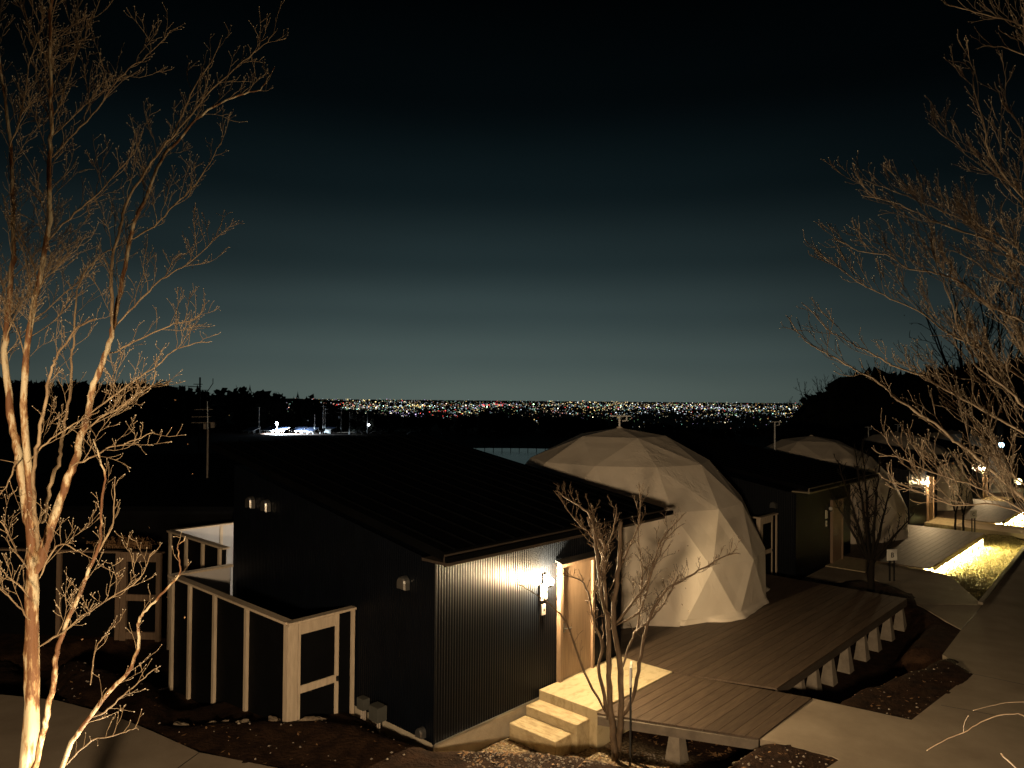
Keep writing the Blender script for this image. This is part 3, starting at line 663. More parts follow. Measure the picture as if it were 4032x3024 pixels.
# small mast heads over the domes
def mast(p, h, label, grp='small antenna masts'):
    r_ = empty('roof_antenna', p, R(20)); tag(r_, label, 'antenna', grp)
    MB().tube([(0, 0, 0), (0, 0, h)], .03, 6).build('pole', 'whitepaint', r_)
    MB().box((-.28, -.02, h), (.34, .02, h+.03)).build('cross_arm', 'whitepaint', r_); MB().tube([(.1, 0, h-.12), (.22, 0, h-.1), (.22, 0, h+.02)], .025, 6).build('bracket', 'whitepaint', r_)
    return r_
mast(tuple(LU(0, 9.456, 3.20, .12+DZ+DR+.02)), .28, 'stubby white antenna on the crown of the large dome')
for (x, y), (x2, y2), Yd, lb in (((105, 275), (100, 130), 30, 'slim antenna pole left of the second dome'), ((870, 235), (873, 172), 42, 'small pale antenna pole above the dark cabin roof behind the second dome'), ((1110, 195), (1113, 150), 47, 'small antenna pole partly behind the lowest long branch')):
    a_ = at(*z5(x, y), Yd); b_ = at(*z5(x2, y2), Yd); mast((a_[0], a_[1], a_[2]-.5), float(b_[2]-a_[2])+.5, lb)

# meter boxes by the gate
for (x, y, z0, sx_, sy_, sz_, np_, lb) in ((-.18, 1.50, .14, .13, .18, .18, 3, 'smaller grey meter box on three pipes beside the gate post'), (-.21, 1.08, .10, .18, .24, .23, 2, 'larger grey meter box on two pipes near the cabin corner')):
    r_ = empty('meter_box', LU(0, x, y, -.3), HRZ); tag(r_, lb, 'meter box')
    bevel(MB().box((-sx_/2, -sy_/2, z0+.3), (sx_/2, sy_/2, z0+sz_+.3)).build('case', 'boxgrey', r_), .008)
    for k in range(np_): MB().tube([(0, -.05+k*.05, -.2), (0, -.05+k*.05, z0+.3)], .013, 6).build('pipe', 'pipe', r_)

# ------------------------------------------------------------------ signs with unit letters
def sign(p, rz, letter, label, h=.75, sz=.30):
    r_ = empty('letter_sign', p, rz); tag(r_, label, 'sign', 'unit letter signs')
    MB().box((-sz/2, -.015, h), (sz/2, .015, h+sz)).build('board', 'plate', r_)
    for s_ in (-.075, .075): MB().box((s_-.022, -.012, -.3), (s_+.022, .012, h-.002)).build('post', 'black', r_)
    fc = bpy.data.curves.new('letter', 'FONT'); fc.body = letter; fc.size = sz*.62; fc.extrude = .0015; fc.align_x = 'CENTER'; fc.offset = .004
    tmp = bpy.data.objects.new('tmp', fc); col.objects.link(tmp); dg = bpy.context.evaluated_depsgraph_get(); me_ = bpy.data.meshes.new_from_object(tmp.evaluated_get(dg)); bpy.data.objects.remove(tmp)
    me_.materials.clear(); lt = link('letter', me_, 'black', r_); lt.rotation_euler = (R(90), 0, 0); lt.location = (0, -.0185, h+sz*.28)
    return r_
ps = gp(2482, 2970, -.33); sign((ps[0], ps[1], -.33), R(78), 'A', 'white plate on two black posts in the gravel by the bright landing', 1.08, .30)
ps = gp(*z5(1062, 1428), -.25); sign((ps[0], ps[1], -.25), R(12), 'B', 'white square sign lettered B on two black posts', .62, .33)
ps = gp(3500+1003*.3315, 1750+1075*.3315, -.62); sign((ps[0], ps[1], -.62), R(14), 'C', 'white square sign lettered C on two black posts', .72, .33)

# ------------------------------------------------------------------ bare trees
class Tree:
    def __init__(self, seed): self.rn = np.random.default_rng(seed); self.trunk = MB(); self.tw = MB(); self.buds = MB(); self.leaves = MB()
    def smooth(self, P, n):
        P = np.array(P, float); m_ = len(P); out = []
        for i in range(m_-1):
            p0 = P[max(i-1, 0)]; p1 = P[i]; p2 = P[i+1]; p3 = P[min(i+2, m_-1)]
            for k in range(n):
                t_ = k/n; out.append(.5*((2*p1)+(-p0+p2)*t_+(2*p0-5*p1+4*p2-p3)*t_*t_+(-p0+3*p1-3*p2+p3)*t_**3))
        out.append(P[-1]); return np.array(out)
    def limb(self, P, r0, r1, n=8, thick=False, wob=.012, **kw):
        Q = self.smooth(P, 4); Q[1:] += self.rn.normal(size=(len(Q)-1, 3))*wob*.55
        rad = r0+(r1-r0)*np.linspace(0, 1, len(Q))**.8; rad *= 1+self.rn.normal(size=len(Q))*.05
        if kw.get('root', True): rad[0] *= .3; rad[1] *= .7; rad[2] *= .92
        (self.trunk if thick else self.tw).tube(Q, rad, n)
        if kw.get('grow', True): self.sprout(Q, rad, 0, **{k: v_ for k, v_ in kw.items() if k not in ('grow', 'root')})
        self.tip(Q, rad)
    def tip(self, Q, rad):
        if rad[-1] < .008 and self.budsize:
            self.buds.bud(Q[-1], Q[-1]-Q[-2], self.budsize*self.rn.uniform(.7, 1.3), self.budsize*4)
    budsize = .0044; minr = .0024
    def sprout(self, Q, rad, depth, start=.15, gap=.16, length=.8, ang=(30, 55), up=.25, lean=None, maxd=2, ratio=.42):
        seg = np.linalg.norm(np.diff(Q, axis=0), axis=1); cum = np.concatenate([[0], np.cumsum(seg)]); tot = cum[-1]; s = start*tot + gap*self.rn.uniform(.2, 1)
        while s < tot*.98:
            i = int(np.clip(np.searchsorted(cum, s)-1, 0, len(Q)-2)); f = (s-cum[i])/max(seg[i], 1e-6)
            p = Q[i]+(Q[i+1]-Q[i])*f; d = (Q[i+1]-Q[i])/max(seg[i], 1e-6); r = rad[i]
            a = np.cross(d, self.rn.normal(size=3)); a /= np.linalg.norm(a)+1e-9; th = R(self.rn.uniform(*ang))
            nd = d*math.cos(th)+a*math.sin(th); nd[2] += up
            if lean is not None: nd = nd+np.asarray(lean)*.35
            nd /= np.linalg.norm(nd)
            ln = length*self.rn.uniform(.35, 1.1)*(1-.45*s/tot); rr = min(max(r*.6, self.minr), max(self.minr, ln*.0075))
            m_ = 6 if depth == 0 else 5; C_ = [p]; dd = nd.copy()
            for k in range(m_):
                dd = dd+self.rn.normal(size=3)*.16; dd[2] += .06+.05*up; dd /= np.linalg.norm(dd); C_.append(C_[-1]+dd*ln/m_)
            C_ = np.array(C_); cr_ = np.linspace(rr, max(rr*.42, self.minr*.75), len(C_))
            self.tw.tube(C_, cr_, 5 if rr > .009 else 4 if rr > .005 else 3, False)
            if depth < maxd and ln > .12:
                self.sprout(C_, cr_, depth+1, .2, gap*(.72 if depth == 0 else .6), ln*ratio*1.15, ang, up, lean, maxd, ratio)
            self.tip(C_, cr_)
            if self.rn.uniform() < .12 and self.budsize: self.buds.bud(C_[3], np.cross(dd, a)+dd, self.budsize*.8, self.budsize*3)
            s += gap*self.rn.uniform(.6, 1.5)
    def leaf(self, p, size):
        a = self.rn.normal(size=3); a /= np.linalg.norm(a); b_ = np.cross(a, self.rn.normal(size=3)); b_ /= np.linalg.norm(b_)+1e-9; c = np.cross(a, b_)*.3; k = len(self.leaves.v)
        self.leaves.v += [tuple(p-a*size), tuple(p+b_*size*.5+c*size), tuple(p+a*size), tuple(p-b_*size*.5+c*size)]; self.leaves.f += [(k, k+1, k+2), (k, k+2, k+3)]
    def finish(self, name, label, base, bark='bark', branch='branch', group=None, bud='bud'):
        r_ = empty(name, base); tag(r_, label, 'tree', group); M_ = np.array(base)
        for mb, nm, m_, kd_ in ((self.trunk, 'trunk', bark, None), (self.tw, 'branches', branch, 'stuff'), (self.buds, 'buds', bud, 'stuff'), (self.leaves, 'leaves', 'leaf', 'stuff')):
            if not mb.v: continue
            mb.v = (np.array(mb.v)-M_).tolist(); o = mb.build(nm, m_, r_, True)
            if kd_: o['kind'] = kd_
        return r_

def trace(pts, Y0, Y1=None, warp=0.0, rn=random.Random(4)):
    Y1 = Y0 if Y1 is None else Y1; n = len(pts)
    return [V(x, y, Y0+(Y1-Y0)*i/max(n-1, 1)+warp*math.sin(i*1.1)) for i, (x, y) in enumerate(pts)]
px = lambda w_, Y: w_*.8*VS/FPX*Y          # half-width in picture units at distance Y

# --- peeling tree on the left
T = Tree(11); YB = 6.5
base = V(58, 1659, YB); base = np.array([base[0]-.02, base[1], .06])
T.limb([base, V(56, 1750, YB), V(60, 1659, YB), V(68, 1548, YB), V(69, 1410, YB), V(69, 1305, YB), V(70, 1201, YB), V(66, 1132, YB), V(50, 1049, YB+.05)], px(25, YB), px(12, YB), 14, True, .004, grow=False, root=False)
T.limb(trace([(60, 1140), (50, 1049), (40, 983), (26, 917), (17, 834), (10, 768), (16, 700), (24, 600), (30, 520), (28, 420), (22, 317), (5, 185), (-10, 60)], YB, YB+.4), px(13, YB), px(3, YB), 10, True, .008, start=.3, gap=.075, length=.95, lean=(.3, 0, .2))
T.limb(trace([(70, 1150), (64, 1060), (60, 1000), (52, 900), (55, 801), (66, 688), (85, 608), (98, 529), (108, 476), (106, 344), (110, 265), (111, 159), (108, 32), (125, -60)], YB-.05, YB-.5), px(11, YB), px(3, YB), 10, True, .008, start=.3, gap=.07, length=1.0, lean=(.5, 0, .2))
T.limb(trace([(80, 1190), (76, 1110), (70, 1032), (78, 980), (86, 933), (99, 867), (107, 824), (116, 785), (127, 762), (160, 715), (200, 690)], YB-.2, YB-.7), px(6, YB), px(2, YB), 8, False, .01, start=.35, gap=.13, length=.6)
T.limb(trace([(78, 1240), (96, 1181), (109, 1142), (129, 1086), (145, 1039), (162, 993), (175, 940), (192, 894), (199, 841), (215, 801), (228, 768), (243, 714), (254, 661), (265, 598), (280, 519), (296, 466), (317, 423), (349, 344), (381, 307), (423, 259), (476, 222), (529, 201), (561, 193), (582, 164), (595, 143)], YB-.05, YB+.6, .05), px(13, YB), px(1.2, YB), 10, True, .008, start=.42, gap=.078, length=.62, up=.45, lean=(.25, 0, .25))
T.limb(trace([(243, 714), (240, 620), (243, 556), (259, 492), (275, 434), (307, 381), (328, 349), (370, 296), (402, 259), (450, 201), (503, 153), (545, 116), (577, 90), (598, 63)], YB+.15, YB+.2), px(5, YB), px(1, YB), 7, False, .008, start=.1, gap=.078, length=.6, up=.4, lean=(.25, 0, .25))
T.limb(trace([(370, 296), (400, 230), (423, 185), (445, 150), (460, 127), (479, 79)], YB+.2, YB), px(2.6, YB), px(.9, YB), 5, False, .006, gap=.12, length=.45, up=.4)
T.limb(trace([(90, 1130), (99, 1099), (112, 1042), (129, 993), (136, 953), (142, 900), (151, 851), (155, 775), (159, 740), (164, 661), (180, 593), (222, 550), (260, 530)], YB+.3, YB+.9), px(7, YB), px(1.5, YB), 8, False, .01, start=.3, gap=.14, length=.7)
T.limb(trace([(66, 1690), (76, 1659), (92, 1583), (104, 1531), (118, 1462), (120, 1427), (128, 1392), (149, 1333), (174, 1281), (187, 1246), (201, 1212), (215, 1177), (218, 1132), (222, 1066), (227, 1026), (212, 983), (202, 953)], YB-.15, YB-.5, .03), px(9, YB), px(1.6, YB), 10, True, .007, start=.55, gap=.14, length=.5)
T.limb(trace([(205, 1205), (225, 1170), (243, 1130), (246, 1080), (248, 1033)], YB-.35, YB-.6), px(3, YB), px(1, YB), 6, False, .006, gap=.11, length=.3)
T.limb(trace([(120, 1690), (135, 1659), (156, 1600), (187, 1559), (208, 1531), (243, 1486), (278, 1451), (295, 1409), (302, 1375), (299, 1347), (312, 1323), (333, 1302), (354, 1278), (385, 1246), (389, 1218), (385, 1184), (399, 1163)], YB-.4, YB-1.1, .03), px(7, YB), px(1, YB), 9, True, .006, start=.2, gap=.16, length=.45, up=.5)
T.limb(trace([(200, 1549), (226, 1538), (257, 1510), (295, 1479), (319, 1455), (345, 1440)], YB-.7, YB-1.0), px(2.5, YB), px(.8, YB), 6, False, .005, gap=.12, length=.25)
T.limb(trace([(195, 1480), (200, 1440), (208, 1400), (228, 1370), (250, 1345)], YB-.7, YB-.8), px(2, YB), px(.8, YB), 5, False, .005, gap=.1, length=.25)
T.limb(trace([(140, 1655), (170, 1625), (200, 1600), (240, 1590), (280, 1578), (300, 1572)], YB-.8, YB-1.3), px(2.4, YB), px(.8, YB), 6, False, .005, gap=.1, length=.3, up=.4)
for P_, y_ in (([(228, 768), (280, 745), (330, 720), (375, 700), (420, 690), (450, 650)], .4), ([(243, 714), (290, 660), (330, 620), (370, 590), (420, 560), (460, 520), (480, 478)], .3), ([(280, 519), (330, 490), (380, 440), (420, 400), (455, 350), (480, 300)], .5), ([(192, 894), (240, 860), (290, 820), (340, 790), (370, 760), (410, 745), (455, 738)], .1), ([(175, 940), (215, 905), (260, 880), (300, 850), (330, 830), (335, 800)], -.2), ([(60, 1000), (100, 955), (140, 930), (180, 905), (215, 890)], -.3), ([(150, 1010), (190, 990), (230, 970), (280, 955), (325, 935)], -.2), ([(106, 344), (150, 300), (200, 250), (240, 190), (280, 150), (330, 110), (380, 60)], -.1), ([(98, 529), (150, 470), (200, 430), (245, 380), (290, 330), (310, 280)], -.4), ([(40, 983), (20, 1040), (-10, 1080)], -.1), ([(108, 265), (140, 200), (160, 120), (190, 60), (220, -10)], -.3), ([(111, 159), (90, 100), (60, 50), (50, -20)], -.2), ([(22, 317), (45, 250), (60, 160), (80, 90), (95, 20)], .2), ([(60, 1230), (30, 1180), (5, 1130), (-20, 1100)], -.3), ([(85, 1250), (120, 1180), (160, 1185), (195, 1205)], -.3), ([(62, 1290), (30, 1255), (10, 1240), (-10, 1210)], -.3), ([(66, 1340), (40, 1310), (12, 1280), (-15, 1262)], -.4), ([(80, 1400), (130, 1370), (180, 1330), (240, 1290), (300, 1250), (330, 1190)], -.5)):
    T.limb(trace(P_, YB+y_, YB+y_+.25*math.sin(P_[0][0])), px(2.8, YB), px(.9, YB), 6, False, .010, start=.1, gap=.08, length=.6, up=.3)
for k in range(26):
    T.leaf(V(random.Random(k).uniform(100, 430), random.Random(k+99).uniform(500, 1400), YB+.1), .014)
T.finish('peeling_bark_tree', 'tall bare multi-stemmed tree with peeling bark lit from below', base)

# --- spreading tree reaching in from the right
T = Tree(23); T.budsize = .003; YR = 5.4
rb = V(2440, 1659, YR); rbase = np.array([rb[0], rb[1], .06])
T.limb([rbase, V(2440, 1800, YR), V(2435, 1500, YR), V(2425, 1300, YR), V(2410, 1100, YR), V(2400, 800, YR), V(2385, 500, YR), V(2380, 200, YR), V(2370, -50, YR)], .13, .05, 12, True, .01, grow=False, root=False)
RL = [([(2425, 1310), (2330, 1200), (2250, 1115), (2164, 1035), (2117, 996), (2092, 973), (2061, 952), (2040, 930), (2013, 911), (1989, 897), (1962, 878), (1937, 862), (1916, 841), (1883, 816), (1846, 798), (1807, 775), (1776, 758), (1755, 746), (1725, 718), (1700, 682)], 0, -.7, 7.5, .17),
 ([(2415, 1150), (2330, 1010), (2212, 936), (2143, 897), (2065, 853), (2024, 831), (1993, 812), (1949, 798), (1920, 785), (1900, 773), (1869, 756), (1844, 744), (1811, 725), (1793, 717), (1760, 680), (1735, 655)], .2, .5, 6, .14),
 ([(2405, 1000), (2300, 940), (2212, 878), (2187, 849), (2147, 818), (2110, 791), (2096, 760), (2081, 732), (2071, 715), (2060, 670), (2043, 620), (2020, 560), (2010, 500)], -.1, -.3, 6, .12),
 ([(2405, 950), (2300, 880), (2212, 820), (2141, 771), (2106, 748), (2055, 725), (2020, 700), (1983, 670), (1924, 645), (1864, 615), (1815, 580), (1765, 548)], .3, .7, 5.5, .11),
 ([(2400, 830), (2300, 750), (2212, 695), (2142, 665), (2083, 615), (2023, 590), (1964, 580), (1914, 551), (1854, 541), (1805, 516)], 0, .2, 5, .11),
 ([(2395, 700), (2300, 630), (2212, 571), (2142, 521), (2083, 501), (2023, 481), (1983, 461), (1929, 437), (1864, 424)], -.2, -.3, 5, .11),
 ([(2300, 630), (2212, 545), (2142, 500), (2083, 476), (1993, 437), (1929, 412), (1864, 387)], 0, .2, 4, .11),
 ([(2390, 600), (2300, 520), (2212, 447), (2187, 417), (2122, 347), (2073, 318), (2008, 268)], .2, .3, 4.5, .12),
 ([(2300, 520), (2220, 440), (2142, 337), (2127, 278), (2107, 198), (2104, 150)], -.3, -.4, 3.5, .13),
 ([(2385, 480), (2280, 420), (2212, 347), (2207, 278), (2170, 230), (2150, 180)], 0, 0, 4, .13),
 ([(2380, 250), (2290, 120), (2212, 60), (2147, 37), (2093, 22), (2043, 10)], .1, .2, 4, .14),
 ([(2385, 350), (2290, 180), (2212, 119), (2147, 99), (2110, 105)], -.2, 0, 3.5, .14),
 ([(2360, 1230), (2290, 1130), (2230, 1060), (2170, 1010), (2120, 940), (2080, 880), (2055, 830), (2040, 790)], .1, -.2, 4, .13),
 ([(2330, 1200), (2260, 1140), (2170, 1080), (2090, 1045), (2010, 1020), (1950, 990), (1900, 985)], -.4, -.8, 4, .13),
 ([(2320, 1190), (2230, 1120), (2150, 1090), (2060, 1090), (1980, 1060), (1930, 1040)], -.6, -1.0, 3.2, .14),
 ([(2405, 1000), (2280, 860), (2212, 760), (2160, 690), (2110, 640), (2060, 600)], .5, .8, 4.5, .11),
 ([(2400, 830), (2290, 680), (2212, 620), (2150, 600), (2100, 560), (2050, 540)], .4, .6, 4.5, .11)]
for P_, y0, y1, wd, g in RL:
    T.limb(trace(P_, YR+y0, YR+y1, .04), px(wd*.72, YR), px(1.0, YR), 7, wd > 5.2, .006, start=.22, gap=g*.58, length=.60, ang=(14, 36), up=.28, lean=(-.6, 0, .25), ratio=.55)
for P_, wd in (([(2330, 1600), (2212, 1546), (2188, 1542), (2158, 1545), (2119, 1559), (2081, 1582), (2045, 1596), (2004, 1619)], 2.2), ([(2260, 1520), (2188, 1517), (2140, 1524), (2104, 1534)], 1.2), ([(2081, 1582), (2082, 1565), (2090, 1547)], 1.2), ([(2240, 1720), (2194, 1659), (2163, 1629)], 4)):
    root_ = {2330: [V(2436, 1560, YR), V(2390, 1590, YR-.6)], 2260: [V(2230, 1549, YR-1.2)], 2240: [V(2438, 1760, YR), V(2330, 1760, YR-.7)]}.get(P_[0][0], [])
    T.limb(root_+trace(P_, YR-1.2, YR-1.4), px(wd*.8, YR-1.2), px(wd*.6, YR-1.2), 7, False, .002, grow=False, root=False)
rq = np.random.default_rng(2)
for k in range(34): T.leaf(V(rq.uniform(1900, 2210), rq.uniform(600, 1050), YR+rq.uniform(-.4, .5)), .013)
T.finish('spreading_bare_tree', 'wide bare tree with fine budded branches reaching over the path', rbase, 'branchred', 'branchred', bud='bud')

# --- slender tree in front of the landing
cb = gp(2421, 2967, -.35); YC = float(cb[1])
def zz2(*pts): return [(713+x*.3717, 1042+y*.3717) for x, y in pts]
T = Tree(31); T.budsize = .006; T.minr = .0042
KW = dict(gap=.075, length=.5, up=.45)
T.limb([cb-[0, 0, .15]]+trace(zz2((1655, 1560), (1640, 1400), (1625, 1250), (1620, 1000), (1615, 800), (1580, 680), (1560, 500), (1540, 350), (1515, 200), (1420, 120), (1310, 50)), YC, YC+.1), px(13, YC)*.85, px(1.5, YC), 10, True, .012, start=.5, **KW)
T.limb(trace(zz2((1680, 1560), (1690, 1350), (1690, 1100), (1660, 900), (1650, 700), (1680, 480), (1690, 230)), YC-.03, YC-.3), px(11, YC)*.85, px(5, YC), 10, True, .012, start=.5, **KW)
T.limb(trace(zz2((1695, 1370), (1760, 1250), (1790, 1100), (1830, 900), (1870, 760), (1960, 620), (2066, 560), (2170, 500), (2280, 440), (2380, 410)), YC-.05, YC-.6), px(7, YC), px(1, YC), 8, True, .012, start=.35, **KW)
T.limb(trace(zz2((1610, 1380), (1590, 1200), (1560, 1080), (1580, 950), (1530, 800), (1500, 640), (1440, 560), (1350, 540)), YC+.05, YC+.2), px(6, YC), px(1.2, YC), 8, False, .012, start=.4, **KW)
T.limb(trace(zz2((1600, 1340), (1500, 1150), (1430, 970), (1380, 830), (1290, 720), (1200, 650), (1090, 590)), YC-.1, YC-.4), px(4, YC), px(1, YC), 7, False, .010, start=.3, gap=.2, length=.45, up=.3)
T.limb(trace(zz2((1625, 860), (1740, 720), (1830, 600), (1900, 450), (1960, 320), (2060, 240)), YC-.1, YC-.4), px(4.5, YC), px(1, YC), 7, False, .012, start=.2, **KW)
T.limb(trace(zz2((1615, 800), (1600, 640), (1590, 480), (1590, 350), (1530, 290), (1500, 200)), YC+.1, YC+.2), px(5, YC), px(4, YC), 7, False, .012, start=.3, **KW)
T.limb(trace(zz2((1690, 1100), (1745, 930), (1790, 830), (1800, 700), (1810, 520), (1790, 330), (1800, 200)), YC, YC-.2), px(4, YC), px(1, YC), 7, False, .012, start=.3, **KW)
cz = lambda *pts: [(993.5+x*.3125, 820.7+y*.3125) for x, y in pts]
for P_, y0, y1, wd in ((cz((1080, 1700), (1240, 1600), (1300, 1420), (1345, 1250), (1400, 1100), (1480, 1000), (1560, 920)), -.1, -.5, 3.6), (cz((1200, 1760), (1330, 1640), (1420, 1530), (1500, 1370), (1525, 1345)), -.2, -.5, 3.6), (cz((1040, 1450), (1160, 1180), (1230, 1020), (1245, 880), (1235, 720)), 0, .2, 3.0), (cz((1000, 1500), (985, 1250), (940, 1120), (860, 1030), (790, 960), (650, 765)), .1, .3, 3.2), (cz((960, 1420), (990, 1200), (1050, 1080), (1080, 930), (1075, 860)), .2, .1, 3.0), (cz((1010, 1250), (940, 1080), (905, 960), (880, 900)), 0, .1, 3.4)):
    T.limb(trace(P_, YC+y0, YC+y1), px(wd, YC), px(1.2, YC), 6, False, .010, start=.1, gap=.075, length=.5, up=.45)
for k in range(24):
    q = T.rn.uniform(size=2); T.leaf(V(1400+q[0]*90, 1120+q[1]*200, YC-.4), .018)
T.finish('slender_bare_tree', 'slender multi-stemmed bare tree in gravel before the bright landing', (cb[0], cb[1], -.4), 'branchdark', 'branchdark', bud='branchdark')

# --- the tree by the B sign and two small ones by C
def simple_tree(base, H, stems, seed, name, label, r=.06, gap=.16, length=.6):
    T = Tree(seed); T.budsize = 0; T.minr = .008; base = np.array(base, float); T.limb([base-[0, 0, .2], base+[0, 0, H*.14], base+[.02, 0, H*.24]], r, r*.8, 8, True, .01, grow=False, root=False)
    for (dx, dy, h) in stems:
        p0 = base+[.0, 0, H*.20]
        P_ = [p0, p0+np.array([dx*.25, dy*.25, h*.22]), p0+np.array([dx*.5, dy*.5, h*.5]), p0+np.array([dx*.8, dy*.8, h*.78]), p0+np.array([dx, dy, h])]
        T.limb(P_, r*.6, r*.10, 7, True, .02, start=.2, gap=gap, length=length, up=.4)
    T.finish(name, label, tuple(base), 'silhouettebark', 'silhouettebark', 'small bare trees by the decks')
tb = gp(*z5(890, 1500), -.15)
simple_tree((tb[0], tb[1], -.15), 3.6, ((-.9, .1, 2.9), (-.55, -.2, 3.3), (-.1, .3, 3.4), (.25, 0, 3.2), (.7, .1, 2.6), (-1.0, .2, 1.9), (1.1, -.2, 1.5)), 41, 'young_bare_tree', 'young bare tree standing dark before the second dome beside the letter B sign', .10, .11, .7)
for k, (x, y, h) in enumerate(((790, 1000, 3.2), (885, 1030, 3.4))):
    p = gp(3500+x*.3315, 1750+y*.3315, -.6)
    simple_tree((p[0], p[1], -.6), h, ((-.5, 0, h*.7), (-.1, .2, h*.8), (.3, -.1, h*.75), (.6, .1, h*.6)), 50+k, 'young_bare_tree', ('thin bare tree beside the lit landing near the letter C sign', 'thin bare tree just left of the letter C sign')[k], .05, .2, .5)
p = V(2190, 1120, 40)
simple_tree((p[0], p[1], -.9), 4.0, ((-.6, 0, 3), (-.1, .2, 3.3), (.3, -.1, 3.1)), 60, 'young_bare_tree', 'bare tree by the farthest dome tent', .06, .25, .6)

# ------------------------------------------------------------------ stones, pebbles, leaves, grass
def rock_mesh(seed):
    import bmesh
    bm = bmesh.new(); bmesh.ops.create_icosphere(bm, subdivisions=3, radius=1)
    for v_ in bm.verts:
        c = v_.co.copy(); k = .72+.55*mnoise.noise(c*1.1+Vector((seed*7, 0, 0)))+.22*mnoise.noise(c*3+Vector((0, seed*3, 0)))
        v_.co = c*k
    me_ = bpy.data.meshes.new('rock'); bm.to_mesh(me_); bm.free(); me_.materials.append(MATS['rock']); return me_
RM = [rock_mesh(k) for k in range(5)]
rr = random.Random(9)
ORD = 'first second third fourth fifth sixth seventh eighth ninth tenth eleventh twelfth thirteenth fourteenth fifteenth'.split()
def rocks(line, n, size, label, grp, zoff=0.0):
    line = [np.array(p, float) for p in line]
    for k in range(n):
        u = (k+.5)/n*(len(line)-1); i = min(int(u), len(line)-2); p = line[i]+(line[i+1]-line[i])*(u-i); p = p+np.array([rr.uniform(-.05, .05), rr.uniform(-.05, .05), 0])
        o = bpy.data.objects.new('edging_stone', rr.choice(RM)); col.objects.link(o); s = size*rr.uniform(.7, 1.3)
        d = line[i+1]-line[i]; o.rotation_euler = (rr.uniform(-.2, .2), rr.uniform(-.2, .2), math.atan2(d[1], d[0])+rr.uniform(-.4, .4))
        o.scale = (s*1.5, s*.8, s*.62); o.location = (p[0], p[1], gz(p[0], p[1])+zoff); tag(o, label % ORD[k], 'stone', grp)
rocks(edge[2:], 15, .13, 'rough stone edging the heaped soil, %s along from the cabin corner', 'stones edging the front bed')
rocks([edge[0], edge[1]], 5, .17, 'rough stone below the pale fence, %s along toward the gate', 'stones by the gate', -.02)
rocks([gp(*c4(550, 970), .0), gp(*c4(700, 840), .0), gp(*c4(870, 770), .0), gp(*c4(1180, 680), .0)], 11, .12, 'rough stone edging the dark bed by the block-footed deck, %s from the path', 'stones edging the right bed')
rocks([gp(*z3(120, 1610), -.1), gp(*z3(370, 1570), .0), gp(*z3(520, 1495), .05)], 6, .14, 'rough stone by the boarded walk, %s along from the slender tree', 'stones by the boarded walk')
rocks([gp(3500+760*.3315, 1750+1000*.3315, -.6), gp(3500+950*.3315, 1750+1050*.3315, -.6)], 4, .3, 'boulder by the lit landing, %s along toward the letter C sign', 'boulders by the third cabin')
pb = MB(); lf = MB(); rp_ = np.random.default_rng(12)
def scatter(poly, n, mb, s0, s1, flat):
    xs = [p[0] for p in poly]; ys = [p[1] for p in poly]; k = 0
    while k < n:
        x = rp_.uniform(min(xs), max(xs)); y = rp_.uniform(min(ys), max(ys))
        if not inpoly(np.array([x]), np.array([y]), poly)[0]: continue
        k += 1; z = gz(x, y); s = rp_.uniform(s0, s1); a = rp_.uniform(0, 6.28); i0 = len(mb.v)
        if flat:
            c, sn = math.cos(a)*s, math.sin(a)*s; h = s*rp_.uniform(.1, .6)
            mb.v += [(x-c, y-sn, z+.005), (x+sn*.5, y-c*.5, z+.006+h*.4), (x+c, y+sn, z+.008+h), (x-sn*.5, y+c*.5, z+.006+h*.3)]; mb.f += [(i0, i0+1, i0+2), (i0, i0+2, i0+3)]
        else:
            for q in range(6):
                dx, dy, dz = ((1, 0, 0), (-1, 0, 0), (0, 1, 0), (0, -1, 0), (0, 0, .7), (0, 0, -.5))[q]; j = rp_.uniform(.7, 1.3)
                mb.v.append((x+s*j*(dx*math.cos(a)-dy*math.sin(a)), y+s*j*(dx*math.sin(a)+dy*math.cos(a)), z+s*.3+s*dz*j))
            mb.f += [tuple(i0+i for i in f_) for f_ in ((0, 2, 4), (2, 1, 4), (1, 3, 4), (3, 0, 4), (2, 0, 5), (1, 2, 5), (3, 1, 5), (0, 3, 5))]
grav_poly = [WL(.2, .02, 0), WL(1.55, .02, 0), WL(2.0, 1.2, 0), WL(2.6, 1.3, 0), WL(3.2, 3.0, 0), WL(1.6, 2.6, 0), WL(-.4, 1.3, 0)]
for poly, n in ((front_bed, 150), (right_bed, 60), (right_front, 55)): scatter(poly, n, pb, .004, .026, False)
scatter(grav_poly, 1500, pb, .006, .022, False)
tag(pb.build('pebbles', 'pebble'), 'pale pebbles and grit scattered over the planting beds', 'pebbles', kind='stuff')
for poly, n in ((front_bed, 90), (right_bed, 45), (right_front, 35), (grav_poly, 420), ([WL(3.0, 1.4, 0), WL(4.9, 1.4, 0), WL(6, 3.4, 0), WL(3.6, 3.4, 0)], 500)): scatter(poly, n, lf, .008, .05, True)
tag(lf.build('fallen_leaves', 'leaf'), 'dry brown leaves lying on soil and gravel', 'leaves', kind='stuff')
hb = MB()
for k in range(900):
    x = rp_.normal(); y = rp_.normal(); p = V(270+x*26, 1178-abs(rp_.normal())*7, 17.6+y*.3); s = rp_.uniform(.02, .05); a = rp_.normal(size=3)*s; b_ = rp_.normal(size=3)*s; i0 = len(hb.v); hb.v += [tuple(p-a), tuple(p+b_), tuple(p+a)]; hb.f.append((i0, i0+1, i0+2))
for k in range(30):
    q = V(215+k*3.8, 1176, 17.6); hb.tube([(q[0], q[1], -.5), (q[0]+.02, q[1], q[2])], .012, 3)
bo = hb.build('foliage', 'leaf'); bo.data.transform(Matrix.Translation((8.2, -17.6, .5)))
